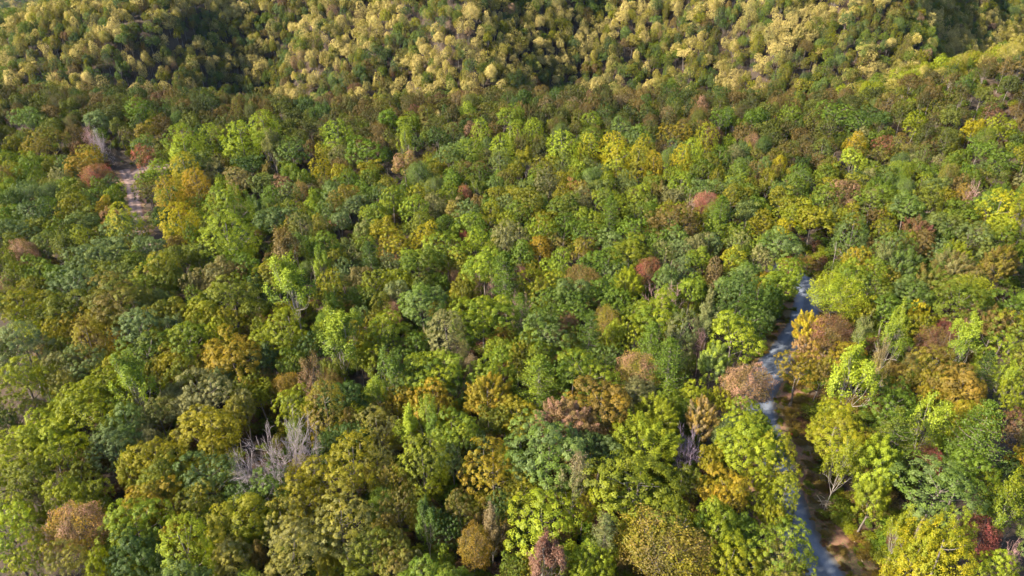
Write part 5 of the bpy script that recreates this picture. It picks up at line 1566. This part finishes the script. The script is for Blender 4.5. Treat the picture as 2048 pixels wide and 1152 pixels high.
# ------------------------------------------------------------------ things lying by the road
def log_mesh(name, L, r, seed, mat, taper=0.6):
    rng = np.random.default_rng(seed)
    n, k = 9, 9
    t = np.linspace(0, 1, n)
    pts = np.stack([t * L - L / 2, np.cumsum(rng.normal(0, 0.035, n)), r * (1 - (1 - taper) * t) * 0.9], 1)
    tb = Tubes(k)
    tb.path(pts, r * (1 - (1 - taper) * t) * rng.uniform(0.92, 1.08, n))
    V, F = tb.arrays()
    return mesh_np(name, V, F, [mat], smooth=True), pts, r * taper

def fallen_log(x, y, ang, L, r, seed, label, mat=None):
    mat = mat or M_LOG
    root = link('fallen_log', None)
    root.location = (x, y, hz(x, y) + 0.16); root.rotation_euler = (0, 0, ang)
    root['label'] = label; root['category'] = 'log'; root['group'] = 'logs felled beside the road'
    me, pts, r1 = log_mesh('log_stem', L, r, seed, mat)
    link('stem', me, root)
    for e, rr in ((0, r), (-1, r1)):
        a = np.arange(10) * 2 * np.pi / 10
        sgn = -1 if e == 0 else 1
        V = np.vstack([[pts[e] + np.array([sgn * 0.03, 0, 0])], np.stack([np.full(10, pts[e][0] + sgn * 0.005), pts[e][1] + rr * np.cos(a), pts[e][2] + rr * np.sin(a)], 1)])
        F = np.array([[0, 1 + i, 1 + (i + 1) % 10] for i in range(10)])
        link('cut_end', mesh_np('cut_end', V, F, [M_STRAW]), root)
    rng = np.random.default_rng(seed)
    for q in range(2):
        tb = Tubes(4)
        p = pts[3 + 3 * q]
        tb.path(curve_to(p, p + np.array([rng.uniform(0.2, 0.6), rng.choice([-1, 1]) * rng.uniform(0.3, 0.6), 0.35]), rng, 4), np.linspace(r * 0.35, 0.02, 4))
        V, F = tb.arrays()
        link('branch_stub', mesh_np('branch_stub', V, F, [mat], smooth=True), root)
for args in [(57.11, 76.6, -1.681, 6.61, 0.17, 1, 'long pale log, leftmost of three felled beside the road'), (58.31, 78.11, -1.603, 4.59, 0.2, 2, 'thick pale log between two others felled beside the road'), (58.96, 78.31, -1.598, 2.98, 0.14, 3, 'short pale log, rightmost of three felled beside the road'), (54.97, 83.01, -0.307, 2.32, 0.14, 4, 'weathered log lying in front of the brush heap')]:
    fallen_log(*args)

def brush_pile(x, y):
    root = link('brush_pile', None)
    root.location = (x, y, hz(x, y) + 0.12)
    root['label'] = 'heap of pale broken branches beside the gravel road'; root['category'] = 'brush pile'
    rng = np.random.default_rng(3)
    for k in range(16):
        tb = Tubes(5)
        a = rng.uniform(0, 6.28); L = rng.uniform(0.8, 1.9)
        c = np.array([rng.normal(0, 0.7), rng.normal(0, 0.7), rng.uniform(0.1, 0.7)])
        d = np.array([math.cos(a), math.sin(a), rng.uniform(-0.35, 0.35)]) * L / 2
        r = rng.uniform(0.06, 0.15)
        tb.path(curve_to(c - d, c + d, rng, 5, 0.1, 0.0), np.linspace(r, r * 0.6, 5))
        V, F = tb.arrays()
        link('broken_branch', mesh_np('broken_branch', V, F, [M_LOG], smooth=True), root)
brush_pile(*(55.23, 85.13))

def snag(x, y, h, seed, label, lean=(0.1, 0.0), mat=None):
    root = link('dead_sapling', None)
    root.location = (x, y, hz(x, y)); root['label'] = label; root['category'] = 'dead tree'; root['group'] = 'dead stems'
    rng = np.random.default_rng(seed)
    tb = Tubes(5)
    z = np.linspace(-0.3, h, 7)
    pts = np.stack([lean[0] * z + np.cumsum(rng.normal(0, 0.05, 7)), lean[1] * z + np.cumsum(rng.normal(0, 0.05, 7)), z], 1)
    tb.path(pts, np.linspace(0.11, 0.03, 7))
    V, F = tb.arrays(); link('trunk', mesh_np('snag_trunk', V, F, [mat or M_BARK_PALE], smooth=True), root)
    for k in range(6):
        tb = Tubes(4)
        p = pts[2 + k % 4] ; a = rng.uniform(0, 6.28); L = rng.uniform(0.9, 2.2)
        tb.path(curve_to(p, p + np.array([math.cos(a) * L, math.sin(a) * L, L * 0.8]), rng, 5), np.linspace(0.045, 0.012, 5))
        V, F = tb.arrays(); link('branch', mesh_np('snag_branch', V, F, [mat or M_BARK_PALE], smooth=True), root)
for args in [(45.93, 77.46, 7.0, 11, 'white dead sapling standing at the road edge in front of the overhanging tree', (-0.03, 0.02)), (84.35, 157.96, 15.0, 12, 'tall pale dead trunk leaning beside the road bend', (-0.08, 0.02)), (61.56, 71.11, 4.0, 13, 'low pale dead branches near the logs at the bottom edge', (-0.5, 0.1))]:
    snag(*args)

def marker(x, y):
    root = link('marker_flag', None)
    root.location = (x, y, hz(x, y)); root['label'] = 'small orange marker flag on the roadside verge'; root['category'] = 'marker'
    tb = Tubes(6); tb.path([[0, 0, -0.1], [0, 0, 0.6], [0, 0, 1.25]], [0.02, 0.02, 0.018])
    V, F = tb.arrays(); link('stake', mesh_np('stake', V, F, [M_LOG]), root)
    u, v = np.meshgrid(np.linspace(0, 0.55, 6), np.linspace(0.8, 1.22, 4))
    V = np.stack([u, 0.06 * np.sin(u * 11), v - 0.1 * u], -1).reshape(-1, 3)
    F = np.array([[r * 6 + c, r * 6 + c + 1, r * 6 + c + 7, r * 6 + c + 6] for r in range(3) for c in range(5)])
    V2 = V + np.array([0, 0.012, 0])
    F2 = F[:, ::-1] + len(V)
    link('flag', mesh_np('flag', np.vstack([V, V2]), np.vstack([F, F2]), [M_ORANGE]), root)
marker(*(54.94, 102.41))

# ------------------------------------------------------------------ the air
def haze():
    m, N, L = nmat('haze')
    out = N.new('ShaderNodeOutputMaterial')
    v = N.new('ShaderNodeVolumePrincipled')
    v.inputs['Color'].default_value = (0.45, 0.70, 1.0, 1)
    v.inputs['Density'].default_value = 0.000012
    v.inputs['Anisotropy'].default_value = 0.2
    L.new(v.outputs[0], out.inputs['Volume'])
    x0, x1, y0, y1, z0, z1 = -5300, 5300, -1000, 6300, -320, 260
    V = [(x, y, z) for z in (z0, z1) for x, y in ((x0, y0), (x1, y0), (x1, y1), (x0, y1))]
    F = np.array([(3, 2, 1, 0), (4, 5, 6, 7), (0, 1, 5, 4), (1, 2, 6, 5), (2, 3, 7, 6), (3, 0, 4, 7)])
    o = link('haze', mesh_np('haze', np.array(V, float), F, [m]))
    o['kind'] = 'stuff'
    o['label'] = 'thin bluish haze in the air over the valley'
    o['category'] = 'haze'
haze()
